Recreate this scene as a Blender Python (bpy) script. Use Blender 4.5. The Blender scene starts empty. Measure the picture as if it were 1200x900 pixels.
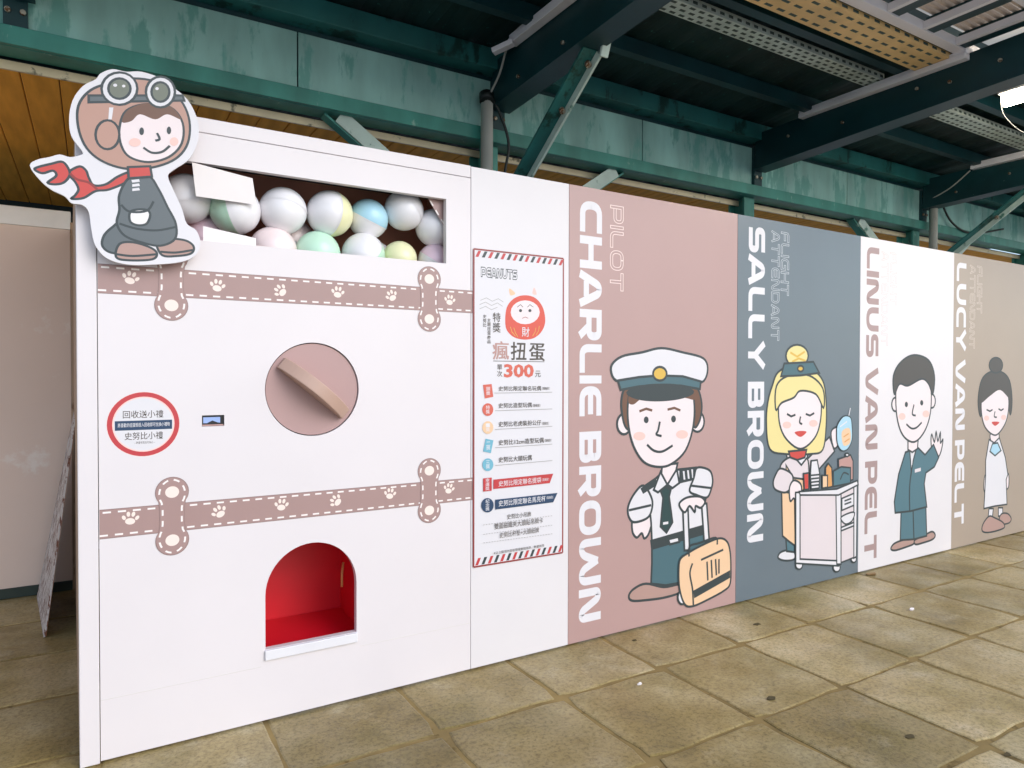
import bpy, bmesh, math, random
from mathutils import Vector, Matrix
from mathutils.geometry import tessellate_polygon
random.seed(7)
S = bpy.context.scene
COL = S.collection
R = math.radians

# ------------------------------------------------------------------ camera
cam_d = bpy.data.cameras.new('camera'); cam = bpy.data.objects.new('camera', cam_d); COL.objects.link(cam)
cam_d.sensor_width = 36.0; cam_d.lens = 24.192; cam_d.clip_start = 0.05; cam_d.clip_end = 2000
rx, ux, bx_ = (0.854454, -0.519525, 0.001547), (0.006084, 0.012983, 0.999897), (-0.519492, -0.854356, 0.014254)
cam.matrix_world = Matrix(((rx[0], ux[0], bx_[0], -2.104), (rx[1], ux[1], bx_[1], -2.895), (rx[2], ux[2], bx_[2], 1.4185), (0, 0, 0, 1)))
S.camera = cam

# ------------------------------------------------------------------ light
SUN_EL, SUN_AZ = R(29), math.atan2(0.42, -0.9)      # soft daylight from the open side of the platform
world = bpy.data.worlds.new('World'); S.world = world; world.use_nodes = True
nt = world.node_tree; nt.nodes.clear()
out = nt.nodes.new('ShaderNodeOutputWorld'); bg = nt.nodes.new('ShaderNodeBackground'); bg.inputs[1].default_value = 0.15
sky = nt.nodes.new('ShaderNodeTexSky'); sky.sky_type = 'NISHITA'; sky.sun_disc = False
sky.sun_elevation = SUN_EL; sky.sun_rotation = SUN_AZ; sky.air_density = 1.0; sky.dust_density = 0.8; sky.ozone_density = 2.5
hs = nt.nodes.new('ShaderNodeHueSaturation'); hs.inputs['Saturation'].default_value = 0.8
nt.links.new(sky.outputs[0], hs.inputs['Color']); nt.links.new(hs.outputs[0], bg.inputs[0]); nt.links.new(bg.outputs[0], out.inputs[0])
sd = bpy.data.lights.new('sun', 'SUN'); sd.energy = 1.0; sd.angle = R(40); sd.color = (1.0, 0.995, 0.99)
sun = bpy.data.objects.new('sun', sd); COL.objects.link(sun)
dv = Vector((math.sin(SUN_AZ) * math.cos(SUN_EL), math.cos(SUN_AZ) * math.cos(SUN_EL), math.sin(SUN_EL)))
sun.rotation_euler = dv.to_track_quat('Z', 'Y').to_euler(); sun.location = dv * 30
S.view_settings.view_transform = 'Standard'; S.view_settings.look = 'None'; S.view_settings.gamma = 1.0
S.view_settings.exposure = 0.60

# ------------------------------------------------------------------ helpers
def lin(c):
    if isinstance(c, str): c = [int(c[i:i + 2], 16) / 255 for i in (0, 2, 4)]
    return tuple(x / 12.92 if x <= .04045 else ((x + .055) / 1.055) ** 2.4 for x in c)
M = {}
def mat(name, c, rough=.5, var=.05, scale=3., bump=0., bscale=80., metal=0., spots=None, spot_scale=12., spot_t=.62, emit=0., stretch=None, spec=.5, coat=0.):
    """a procedural Principled material: noise-varied colour, optional worn spots, optional fine relief"""
    m = bpy.data.materials.new(name); m.use_nodes = True; n = m.node_tree; b = n.nodes['Principled BSDF']
    rgb = lin(c) if isinstance(c, str) else c
    tc = n.nodes.new('ShaderNodeTexCoord'); src = tc.outputs['Object']
    if stretch:
        mp = n.nodes.new('ShaderNodeMapping'); mp.inputs['Scale'].default_value = stretch; n.links.new(src, mp.inputs[0]); src = mp.outputs[0]
    nz = n.nodes.new('ShaderNodeTexNoise'); nz.inputs['Scale'].default_value = scale; nz.inputs['Detail'].default_value = 6; n.links.new(src, nz.inputs[0])
    rp = n.nodes.new('ShaderNodeValToRGB'); rp.color_ramp.elements[0].position = .3; rp.color_ramp.elements[1].position = .72
    rp.color_ramp.elements[0].color = (*[x * (1 - var) for x in rgb], 1); rp.color_ramp.elements[1].color = (*[min(1, x * (1 + var)) for x in rgb], 1)
    n.links.new(nz.outputs[0], rp.inputs[0]); colr = rp.outputs[0]
    if spots:
        n2 = n.nodes.new('ShaderNodeTexNoise'); n2.inputs['Scale'].default_value = spot_scale; n2.inputs['Detail'].default_value = 8; n2.inputs['Roughness'].default_value = .65; n.links.new(src, n2.inputs[0])
        r2 = n.nodes.new('ShaderNodeValToRGB'); r2.color_ramp.elements[0].position = spot_t; r2.color_ramp.elements[1].position = spot_t + .06
        n.links.new(n2.outputs[0], r2.inputs[0])
        mx = n.nodes.new('ShaderNodeMix'); mx.data_type = 'RGBA'; n.links.new(r2.outputs[0], mx.inputs[0]); n.links.new(colr, mx.inputs[6]); mx.inputs[7].default_value = (*(lin(spots) if isinstance(spots, str) else spots), 1); colr = mx.outputs[2]
    n.links.new(colr, b.inputs['Base Color'])
    b.inputs['Roughness'].default_value = rough; b.inputs['Metallic'].default_value = metal; b.inputs['Specular IOR Level'].default_value = spec
    b.inputs['Coat Weight'].default_value = coat
    if bump:
        n3 = n.nodes.new('ShaderNodeTexNoise'); n3.inputs['Scale'].default_value = bscale; n3.inputs['Detail'].default_value = 4; n.links.new(src, n3.inputs[0])
        bp = n.nodes.new('ShaderNodeBump'); bp.inputs['Strength'].default_value = bump; bp.inputs['Distance'].default_value = .004; n.links.new(n3.outputs[0], bp.inputs['Height']); n.links.new(bp.outputs[0], b.inputs['Normal'])
    if emit:
        b.inputs['Emission Color'].default_value = (*rgb, 1); b.inputs['Emission Strength'].default_value = emit
    M[name] = m; return m

class MB:
    """collects faces with material names and links them as one mesh object"""
    def __init__(s): s.v = []; s.f = []; s.m = []; s.ms = []; s.sm = []
    def _mi(s, m):
        if m not in s.ms: s.ms.append(m)
        return s.ms.index(m)
    def face(s, pts, m, smooth=False):
        k = len(s.v); s.v += [tuple(p) for p in pts]; s.f.append(tuple(range(k, k + len(pts)))); s.m.append(s._mi(m)); s.sm.append(smooth)
    def grid(s, verts, faces, m, smooth=False):
        k = len(s.v); s.v += [tuple(p) for p in verts]
        for f in faces: s.f.append(tuple(i + k for i in f)); s.m.append(s._mi(m)); s.sm.append(smooth)
    def box(s, a, b, m, bev=0.0):
        (x0, y0, z0), (x1, y1, z1) = [min(p, q) for p, q in zip(a, b)], [max(p, q) for p, q in zip(a, b)]
        s.hexa([(x0, y0, z0), (x1, y0, z0), (x1, y1, z0), (x0, y1, z0), (x0, y0, z1), (x1, y0, z1), (x1, y1, z1), (x0, y1, z1)], m)
    def hexa(s, p, m):
        s.grid(p, [(0, 3, 2, 1), (4, 5, 6, 7), (0, 1, 5, 4), (1, 2, 6, 5), (2, 3, 7, 6), (3, 0, 4, 7)], m)
    def bar(s, p, q, w, h, m, up=(0, 0, 1)):
        p, q = Vector(p), Vector(q); d = (q - p).normalized(); a = d.cross(Vector(up)).normalized(); c = a.cross(d)
        P = [p + a * i * w / 2 + c * j * h / 2 for i, j in ((-1, -1), (1, -1), (1, 1), (-1, 1))]
        s.hexa(P + [x + (q - p) for x in P], m)
    def tube(s, pts, r, m, n=10, caps=True):
        pts = [Vector(p) for p in pts]; rings = []
        for i, p in enumerate(pts):
            d = (pts[min(i + 1, len(pts) - 1)] - pts[max(i - 1, 0)]).normalized()
            a = d.cross(Vector((0, 0, 1)) if abs(d.z) < .9 else Vector((1, 0, 0))).normalized(); b = d.cross(a)
            rings.append([p + (a * math.cos(2 * math.pi * k / n) + b * math.sin(2 * math.pi * k / n)) * r for k in range(n)])
        vs = [v for r_ in rings for v in r_]; fs = []
        for i in range(len(rings) - 1):
            for k in range(n): fs.append((i * n + k, i * n + (k + 1) % n, (i + 1) * n + (k + 1) % n, (i + 1) * n + k))
        s.grid(vs, fs, m, True)
        if caps:
            s.face(rings[0][::-1], m); s.face(rings[-1], m)
    def plate(s, loops, y0, y1, m, m_side=None):
        """a sheet in the x-z plane with holes (loops[1:]), from front y0 to back y1"""
        vecs = [[Vector((x, z, 0)) for x, z in L] for L in loops]; flat = [p for L in loops for p in L]
        for t in tessellate_polygon(vecs):
            a, b, c = [flat[i] for i in t]
            if (b[0] - a[0]) * (c[1] - a[1]) - (b[1] - a[1]) * (c[0] - a[0]) < 0: b, c = c, b
            s.face([(q[0], y0, q[1]) for q in (a, b, c)], m); s.face([(q[0], y1, q[1]) for q in (a, c, b)], m)
        for L in loops:
            for i in range(len(L)):
                a, b = L[i], L[(i + 1) % len(L)]
                s.face([(a[0], y0, a[1]), (b[0], y0, b[1]), (b[0], y1, b[1]), (a[0], y1, a[1])], m_side or m)
    def build(s, name, parent=None, loc=None, fix=True):
        me = bpy.data.meshes.new(name); me.from_pydata(s.v, [], s.f)
        for m in s.ms: me.materials.append(M[m])
        me.polygons.foreach_set('material_index', s.m); me.polygons.foreach_set('use_smooth', s.sm)
        if fix:
            bm = bmesh.new(); bm.from_mesh(me); bmesh.ops.remove_doubles(bm, verts=bm.verts, dist=1e-5); bmesh.ops.recalc_face_normals(bm, faces=bm.faces); bm.to_mesh(me); bm.free()
        me.update(); o = bpy.data.objects.new(name, me); COL.objects.link(o)
        if loc: o.location = loc
        if parent: o.parent = parent; o.matrix_parent_inverse = parent.matrix_world.inverted() if False else Matrix.Translation(-parent.location)
        return o
def bevel(o, w=.004, seg=2):
    md = o.modifiers.new('bevel', 'BEVEL'); md.width = w; md.segments = seg; md.limit_method = 'ANGLE'; return o
def tag(o, label=None, cat=None, group=None, kind=None):
    if label: o['label'] = label
    if cat: o['category'] = cat
    if group: o['group'] = group
    if kind: o['kind'] = kind
    return o
def thing(name, label, cat, loc=(0, 0, 0), group=None):
    o = bpy.data.objects.new(name, None); COL.objects.link(o); o.location = loc; o.empty_display_size = .1
    return tag(o, label, cat, group)
def copy_tree(o, parent=None):
    c = o.copy(); COL.objects.link(c)
    if parent: c.parent = parent
    for ch in list(o.children): copy_tree(ch, c)
    return c
def circ(cx, cz, rx_, rz_=None, n=48, a0=0, a1=2 * math.pi):
    rz_ = rz_ or rx_
    full = abs(a1 - a0 - 2 * math.pi) < 1e-6
    return [(cx + rx_ * math.cos(a0 + (a1 - a0) * k / (n if full else n - 1)), cz + rz_ * math.sin(a0 + (a1 - a0) * k / (n if full else n - 1))) for k in range(n)]

# --- flat print laid on a board, each ink layer a hair above the one below
def catmull(p, closed=True, n=5):
    o = []; N = len(p)
    for i in range(N if closed else N - 1):
        g = (lambda k: p[k % N]) if closed else (lambda k: p[max(0, min(N - 1, k))])
        a, b, c, d = g(i - 1), g(i), g(i + 1), g(i + 2)
        for k in range(n):
            t = k / n
            o.append(tuple(.5 * (2 * b[j] + (c[j] - a[j]) * t + (2 * a[j] - 5 * b[j] + 4 * c[j] - d[j]) * t * t + (3 * b[j] - a[j] - 3 * c[j] + d[j]) * t ** 3) for j in (0, 1)))
    if not closed: o.append(p[-1])
    return o
def ribbon_sides(p, w, closed=False):
    N = len(p); L = []; Rr = []
    for i in range(N):
        a = Vector(p[i - 1] if (closed or i) else p[i]); b = Vector(p[i]); c = Vector(p[(i + 1) % N] if (closed or i < N - 1) else p[i])
        d1 = (b - a); d2 = (c - b)
        if d1.length < 1e-9: d1 = d2
        if d2.length < 1e-9: d2 = d1
        d1.normalize(); d2.normalize(); n1 = Vector((-d1.y, d1.x)); n2 = Vector((-d2.y, d2.x)); mm = n1 + n2
        if mm.length < 1e-6: mm = n1
        mm.normalize(); k = w / 2 / max(.45, mm.dot(n1)); L.append(b + mm * k); Rr.append(b - mm * k)
    return L, Rr
STEP = .00004
class Print(MB):
    def __init__(s, y): super().__init__(); s.y = y; s.k = 1
    def poly(s, pts, m, keep=False):
        if not keep: s.k += 1
        y = s.y - s.k * STEP; vec = [Vector((a, b, 0)) for a, b in pts]
        for t in tessellate_polygon([vec]):
            a, b, c = [pts[i] for i in t]
            if (b[0] - a[0]) * (c[1] - a[1]) - (b[1] - a[1]) * (c[0] - a[0]) < 0: b, c = c, b
            s.face([(q[0], y, q[1]) for q in (a, b, c)], m)
    def line(s, pts, w, m, closed=False):
        s.k += 1; y = s.y - s.k * STEP; L, Rr = ribbon_sides(pts, w, closed); N = len(pts)
        for i in range(N if closed else N - 1):
            j = (i + 1) % N; s.face([(q[0], y, q[1]) for q in (L[i], Rr[i], Rr[j], L[j])], m)
    def draw(s, items, lw, ink='ink'):
        for op, m, p in items:
            if op in 'FPfp':
                q = catmull(p) if op in 'Ff' else p
                s.poly(q, m)
                if op in 'FP': s.line(q, lw, ink, True)
            elif op == 'L': s.line(catmull(p, False), lw, m)
            elif op == 'l': s.line(p, lw, m)
            elif op == 'T': s.text(*p[:5], m, p[5])
    def text(s, body, x0, x1, zt, zb, m, bold=0):
        c = bpy.data.curves.new('lettering', 'FONT'); c.body = body; c.size = 1; c.resolution_u = 2; c.offset = (0, .006, .014, .035)[bold]
        o = bpy.data.objects.new('lettering', c); COL.objects.link(o); me = bpy.data.meshes.new_from_object(o.evaluated_get(bpy.context.evaluated_depsgraph_get()))
        xs = [v.co.x for v in me.vertices]; ys = [v.co.y for v in me.vertices]; a0, a1, b0, b1 = min(xs), max(xs), min(ys), max(ys)
        if body in ('—數量有限送完為止—',): b0, b1 = -.09, .85
        s.k += 1; y = s.y - s.k * STEP
        fx = (x1 - x0) / (a1 - a0); fz = (zt - zb) / (b1 - b0)
        s.grid([(x0 + (v.co.x - a0) * fx, y, zb + (v.co.y - b0) * fz) for v in me.vertices], [tuple(p.vertices) for p in me.polygons], m)
        bpy.data.objects.remove(o); bpy.data.meshes.remove(me); bpy.data.curves.remove(c)

# --- a wide rounded display alphabet drawn as strokes (cap height 1, stroke weight .26)
def arc_path(pts):
    o = []
    for i, p in enumerate(pts):
        r = p[2] if len(p) > 2 else 0
        if not r or i in (0, len(pts) - 1): o.append((p[0], p[1])); continue
        b = Vector(p[:2]); a = Vector(pts[i - 1][:2]); c = Vector(pts[i + 1][:2]); u, v = (a - b), (c - b)
        rr = min(r, u.length * .5 if 0 < i - 1 else u.length, v.length * .5 if i + 1 < len(pts) - 1 else v.length); u.normalize(); v.normalize(); p0 = b + u * rr; p1 = b + v * rr
        for k in range(7):
            t = k / 6; q = p0 * (1 - t) ** 2 + b * 2 * t * (1 - t) + p1 * t * t; o.append((q.x, q.y))
    return o
G = {
 'C': (1.3, [[(1.3, .87), (.13, .87, .42), (.13, .13, .42), (1.3, .13)]]),
 'H': (1.35, [[(.13, 0), (.13, 1)], [(1.22, 0), (1.22, 1)], [(.2, .5), (1.2, .5)]]),
 'A': (1.4, [[(.08, 0), (.52, .87, .18), (.88, .87, .18), (1.32, 0)], [(.35, .3), (1.05, .3)]]),
 'R': (1.3, [[(.13, 0), (.13, 1)], [(.13, .87), (1.16, .87, .25), (1.16, .42, .25), (.13, .42)], [(.72, .4), (1.15, 0)]]),
 'L': (1.2, [[(.13, 1), (.13, .13, .3), (1.2, .13)]]),
 'I': (.26, [[(.13, 0), (.13, 1)]]),
 'E': (1.25, [[(1.25, .87), (.13, .87, .42), (.13, .13, .42), (1.25, .13)], [(.2, .5), (1.18, .5)]]),
 'B': (1.3, [[(.13, 0), (.13, 1)], [(.13, .87), (1.12, .87, .2), (1.12, .5, .2), (.2, .5)], [(.9, .5), (1.17, .5, .2), (1.17, .13, .2), (.13, .13)]]),
 'O': (1.45, [[(.7, .87), (.13, .87, .42), (.13, .13, .42), (1.32, .13, .42), (1.32, .87, .42), (.69, .87)]]),
 'W': (1.95, [[(.13, 1), (.13, .13, .4), (.62, .13, .25), (1.0, .84)], [(.95, .84), (1.33, .13, .25), (1.82, .13, .4), (1.82, 1)]]),
 'N': (1.4, [[(.13, 0), (.13, .87, .4), (.46, .87, .34), (.94, .13, .34), (1.27, .13, .4), (1.27, 1)]]),
 'S': (1.28, [[(1.22, .87), (.13, .87, .25), (.13, .5, .25), (1.15, .5, .25), (1.15, .13, .25), (.06, .13)]]),
 'Y': (1.35, [[(.08, 1), (.675, .42)], [(1.27, 1), (.675, .42)], [(.675, .5), (.675, 0)]]),
 'U': (1.35, [[(.13, 1), (.13, .13, .45), (1.22, .13, .45), (1.22, 1)]]),
 'V': (1.4, [[(.08, 1), (.52, .1, .1), (.88, .1, .1), (1.32, 1)]]),
 'P': (1.28, [[(.13, 0), (.13, 1)], [(.13, .87), (1.15, .87, .28), (1.15, .36, .28), (.2, .36)]]),
 'T': (1.3, [[(0, .87), (1.3, .87)], [(.65, .85), (.65, 0)]]),
 'F': (1.2, [[(1.2, .87), (.13, .87, .3), (.13, 0)], [(.2, .47), (1.05, .47)]]),
 'G': (1.38, [[(1.3, .87), (.13, .87, .42), (.13, .13, .42), (1.25, .13), (1.25, .5), (.75, .5)]]),
 'D': (1.38, [[(.13, 0), (.13, 1)], [(.13, .87), (1.25, .87, .42), (1.25, .13, .42), (.13, .13)]]),
}
def wide(pr, word, fn, m, inner=None, edge=.06, gap=.15, wt=.34, wh=.235, space=.50):
    """fn maps (u along 0..1, v up 0..1) to the board; inner = fill colour for outlined letters"""
    tot = 0; pos = []
    for ch in word:
        if ch == ' ': tot += space; continue
        pos.append((ch, tot)); tot += G[ch][0] + gap
    tot -= gap
    jobs = [(m, wt, 0)] + ([(inner, wt - 2 * edge, edge)] if inner else [])
    for mm, w, cut in jobs:
        kx = wh / wt; w = wh if not cut else wh - 2 * cut * kx
        base = pr.k; top = base
        for ch, off in pos:
            pr.k = base
            for st in G[ch][1]:
                h_ = wt / 2; hv = wh / 2; Wd = G[ch][0]
                ax = lambda x: x if x < .1 or x > Wd - .1 else .13 + (x - .13) * (1 - (2 * h_ - .26) / (Wd - .26)) + (h_ - .13) if Wd > .3 else .13
                ay = lambda y: y if y < .05 or y > .95 else hv + (y - .13) / .74 * (1 - 2 * hv)
                p = arc_path([(ax(q[0]), ay(q[1]), *q[2:]) for q in st])
                if cut:
                    a, b = Vector(p[0]), Vector(p[1]); p[0] = tuple(a + (b - a).normalized() * cut); a, b = Vector(p[-1]), Vector(p[-2]); p[-1] = tuple(a + (b - a).normalized() * cut)
                L, Rr = ribbon_sides([(q[0] * kx, q[1]) for q in p], w); pr.k += 1; y = pr.y - pr.k * STEP
                L = [Vector((q.x / kx, q.y)) for q in L]; Rr = [Vector((q.x / kx, q.y)) for q in Rr]
                for i in range(len(p) - 1):
                    pr.face([(lambda t: (t[0], y, t[1]))(fn((off + q.x) / tot, q.y)) for q in (L[i], L[i + 1], Rr[i + 1], Rr[i])], mm)
            top = max(top, pr.k)
        pr.k = top

# ------------------------------------------------------------------ materials
mat('white_board', 'e3dbdc', .38, .025, 1.6, .25, 3.5)
mat('white_board_edge', 'd9d2cc', .6, .03)
mat('white_paint', 'e4e1e4', .45, .03, 5)
mat('pink_print', 'b4928d', .38, .02, 2.5, .2, 3); mat('slate_print', '66727a', .32, .03, 2.5, .2, 3); mat('beige_print', 'a89787', .38, .02, 2.5, .2, 3)
mat('pillar_print', 'e1dbdc', .38, .015, 3, .2, 3)
mat('strap_print', 'a78883', .45, .02, 8); mat('strap_edge', '917672', .45, .02, 8); mat('strap_stitch', 'f6ece8', .45, .01); mat('strap_paw', 'f3e0d6', .45, .01)
for n_, c_ in dict(ink='2f3a3d', skin='ecdcdc', shoe='b08e84', teal='44666f', teal2='4d727d', white='dfdbde', tie='1f3f40', hair='6d4a38', hairdk='46423f', gold='d9b04a', blush='f0c4ba', tan='e9c29c',
                   pale='dccfd1', yellow='e6d490', red='c8433c', orange='d99a5c', rose='b98f88', sky='a9cfe0', wine='8e2f2c', cream='e9e4e2', coat='5c6468', leather='b88e7e', lens='6f7466',
                   grey='aaa5a3', doll='d6503f', brown='4a413a', coral='d2604e', cyan='6fb0c4', crim='c0393c', navy='1d3d5e', stickred='c23a40', pinkrim='f3cfc8').items(): mat(n_, c_, .42, .01)
mat('knob_pink', 'b4928e', .5, .02, 5, .05, 60); mat('knob_tan', 'be9d8d', .45, .03, 5, .05, 60)
mat('prize_red', 'd81226', .45, .05, 6); mat('tray_brown', 'c98a70', .6, .12, 4); mat('shade_dark', '1c2324', .7, .1)
mat('side_brown', 'b99a80', .7, .15, 5, spots='8a6a50', spot_scale=9, spot_t=.58, stretch=(1, 1, .3))
mat('slot_black', '10141c', .3, .1); mat('slot_glass', '9db4e6', .2, .05); mat('paper', 'f6eeec', .6, .02)
mat('backdrop_tan', 'e8cdbc', .6, .03, 2, spots='f0dfd2', spot_scale=2.2, spot_t=.6); mat('backdrop_trim', 'eee8e2', .5, .06, 6); mat('skirting', '2f3b33', .6, .2, 6)
mat('torn_board', 'd8cfc8', .7, .06, 8, spots='7a4a36', spot_scale=22, spot_t=.50, stretch=(2, 2, .6)); mat('board_back', 'a2623a', .7, .15, 4)
mat('ballast', 'd2cfca', .9, .15, 4, .3, 30); mat('bounce_pale', 'b9b0a2', .7, .1, 3)
mat('mortar', '917a4a', .9, .28, 7, .4, 60, spots='6e5a30', spot_scale=11, spot_t=.58)
# overhead steel
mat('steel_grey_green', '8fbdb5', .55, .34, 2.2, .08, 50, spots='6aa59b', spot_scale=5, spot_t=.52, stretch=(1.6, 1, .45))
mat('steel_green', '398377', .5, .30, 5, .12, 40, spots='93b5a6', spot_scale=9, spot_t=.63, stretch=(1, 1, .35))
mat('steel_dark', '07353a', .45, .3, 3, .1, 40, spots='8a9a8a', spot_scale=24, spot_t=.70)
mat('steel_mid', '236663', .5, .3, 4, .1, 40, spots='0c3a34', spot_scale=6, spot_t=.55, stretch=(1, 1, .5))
mat('roof_dark', '052a29', .6, .4, 2.5, .1, 30, spots='2f6f68', spot_scale=22, spot_t=.64)
mat('strut_pale', 'b8cbc2', .5, .14, 6, .05, 40, spots='4c7d6f', spot_scale=8, spot_t=.60)
mat('bolt_steel', 'a9a596', .5, .3, 30, 0, 0, .5, spots='6b4a30', spot_scale=40, spot_t=.5)
mat('wood', 'dfa040', .8, .18, 2.5, .1, 30, stretch=(8, 1, 8), spec=.15); mat('wood_trim', 'cfc0a0', .5, .14, 4, spots='6f6a58', spot_scale=10, spot_t=.6)
mat('back_wall', '1b3336', .7, .3, 1.5)
mat('pipe_grey', 'a7a79f', .5, .10, 5, spots='7d7c70', spot_scale=7, spot_t=.62); mat('cable_black', '17201f', .5, .1)
mat('trunk_white', 'eceaee', .35, .05, 5); mat('tray_galv', 'd0dcd2', .4, .18, 7, 0, 0, .3); mat('tray_hole', '4a5a53', .7, .1); mat('tray_warm_lit', 'e8c486', .5, .15, 5)
mat('lamp_case', 'dcd8d0', .4, .04); mat('lamp_tube', 'fff3e0', .3, .0, emit=36)
mat('louvre', 'd8c8ba', .5, .08, 6); mat('leaf_dry', '9a7a4a', .7, .2, 30); mat('gum', '554a2e', .9, .2, 40)
# translucent roof sheet
m = mat('roof_sheet', 'cfc3b0', .5, .05); n = m.node_tree; pb = n.nodes['Principled BSDF']; tr = n.nodes.new('ShaderNodeBsdfTranslucent'); tr.inputs[0].default_value = (.75, .68, .56, 1)
mxs = n.nodes.new('ShaderNodeMixShader'); mxs.inputs[0].default_value = .55; n.links.new(pb.outputs[0], mxs.inputs[1]); n.links.new(tr.outputs[0], mxs.inputs[2]); n.links.new(mxs.outputs[0], n.nodes['Material Output'].inputs[0])

def floor_mat(name, light=1.0):
    m = bpy.data.materials.new(name); m.use_nodes = True; n = m.node_tree; b = n.nodes['Principled BSDF']; L = n.links
    geo = n.nodes.new('ShaderNodeNewGeometry'); P = geo.outputs['Position']
    def noise(sc, det=6, ro=.6, off=None):
        z = n.nodes.new('ShaderNodeTexNoise'); z.inputs['Scale'].default_value = sc; z.inputs['Detail'].default_value = det; z.inputs['Roughness'].default_value = ro
        if off:
            mp = n.nodes.new('ShaderNodeMapping'); mp.inputs['Location'].default_value = off; L.new(P, mp.inputs[0]); L.new(mp.outputs[0], z.inputs[0])
        else: L.new(P, z.inputs[0])
        return z.outputs[0]
    def ramp(v, *st):
        r = n.nodes.new('ShaderNodeValToRGB'); e = r.color_ramp.elements
        while len(e) < len(st): e.new(.5)
        for q, (p, c) in zip(e, st): q.position = p; q.color = (*c, 1)
        L.new(v, r.inputs[0]); return r.outputs[0]
    def mix(f, a, c, mode='MIX'):
        x = n.nodes.new('ShaderNodeMix'); x.data_type = 'RGBA'; x.blend_type = mode
        if isinstance(f, float): x.inputs[0].default_value = f
        else: L.new(f, x.inputs[0])
        L.new(a, x.inputs[6])
        if isinstance(c, tuple): x.inputs[7].default_value = (*c, 1)
        else: L.new(c, x.inputs[7])
        return x.outputs[2]
    base = ramp(noise(1.5, 8, .62), (.28, lin('7d6b3c')), (.43, lin('a58f5c')), (.57, lin('bca87c')), (.74, lin('d3c6a8')))
    moss = ramp(noise(2.3, 6, .6, (5, 2, 0)), (.50, (0, 0, 0)), (.70, (.55, .55, .55))); base = mix(moss, base, lin('7a6f34'))
    pale = ramp(noise(3.5, 8, .7, (1, 9, 0)), (.57, (0, 0, 0)), (.70, (.6, .6, .6))); base = mix(pale, base, lin('cdbfa4'))
    gr = ramp(noise(55, 5, .8), (.36, (.50, .47, .38)), (.52, (1, 1, 1)), (.75, (1.2, 1.18, 1.14))); base = mix(.9, base, gr, 'MULTIPLY')
    sp = ramp(noise(26, 4, .7, (3, 3, 3)), (.66, (0, 0, 0)), (.72, (.7, .7, .7))); base = mix(sp, base, lin('574321'))
    oi = n.nodes.new('ShaderNodeObjectInfo'); tint = ramp(oi.outputs['Random'], (0, (.72, .70, .60)), (.5, (.98, .98, .95)), (1, (1.14, 1.13, 1.14))); base = mix(1.0, base, tint, 'MULTIPLY')
    big = ramp(noise(.9, 5, .6, (2, 4, 7)), (.40, (.80, .79, .74)), (.60, (1.04, 1.04, 1.03))); base = mix(.9, base, big, 'MULTIPLY')
    oil = ramp(noise(5, 9, .75, (8, 1, 3)), (.60, (0, 0, 0)), (.66, (.6, .6, .6))); base = mix(oil, base, lin('6d5c34'))
    L.new(base, b.inputs['Base Color'])
    rr = ramp(noise(4, 6), (.35, (.30, .30, .30)), (.7, (.62, .62, .62))); L.new(rr, b.inputs['Roughness'])
    bp = n.nodes.new('ShaderNodeBump'); bp.inputs['Strength'].default_value = .35; bp.inputs['Distance'].default_value = .004; L.new(noise(45, 6, .7), bp.inputs['Height']); L.new(bp.outputs[0], b.inputs['Normal'])
    M[name] = m
floor_mat('floor_stone')

# ------------------------------------------------------------------ ground and platform paving
g = MB(); g.face([(-400, -400, -.06), (400, -400, -.06), (400, 400, -.06), (-400, 400, -.06)], 'ballast'); tag(g.build('ground'), kind='structure')
bed = MB(); bed.box((-7, -4.2, -.05), (12, 3.6, -.0045), 'mortar'); bed = tag(bed.build('platform_floor'), kind='structure')
ifl = MB(); ifl.box((-1.98, .62, -.006), (11, 4.05, .0), 'bounce_pale'); tag(ifl.build('bounce_floor'), kind='structure')  # unseen pale floor added to bounce light up to the boarded ceiling
TX, OX, TY, OY = .5803, -.9371, .578, -.4443
slab_meshes = []
for k in range(6):
    rnd = random.Random(k); pts = []; h = TX / 2 - .009
    for side in range(4):
        for i in range(6):
            t = -h + 2 * h * i / 6; d = rnd.uniform(-.007, .004) - (rnd.uniform(.006, .022) if i == 0 else 0)
            x, y = [(t, -h - d), (h + d, t), (-t, h + d), (-h - d, -t)][side]
            pts.append((x, y))
    mb = MB(); N = len(pts); r0 = [(x, y, -.03) for x, y in pts]; r1 = [(x, y, -.003) for x, y in pts]; r2 = [(x * .975, y * .975, 0) for x, y in pts]
    mb.grid(r0 + r1 + r2, [(a + i, a + (i + 1) % N, a + N + (i + 1) % N, a + N + i) for a in (0, N) for i in range(N)] + [tuple(range(2 * N, 3 * N))], 'floor_stone')
    o = mb.build('paving_slab'); slab_meshes.append(o.data); bpy.data.objects.remove(o)
for i in range(-7, 18):
    for j in range(-4, 6):
        x = OX + (i + .5) * TX; y = OY + (j + .5) * TY
        if j > 0 and x > -2.0: continue
        if x < -4.2 or (y < -2.8 and x > 4): continue
        o = bpy.data.objects.new('paving_slab', random.choice(slab_meshes)); COL.objects.link(o); o.parent = bed
        o.location = (x + random.uniform(-.003, .003), y + random.uniform(-.003, .003), random.uniform(-.0015, .0015))
        o.rotation_euler = (random.uniform(-.002, .002), random.uniform(-.002, .002), random.choice((0, 1, 2, 3)) * math.pi / 2 + random.uniform(-.004, .004))

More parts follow.
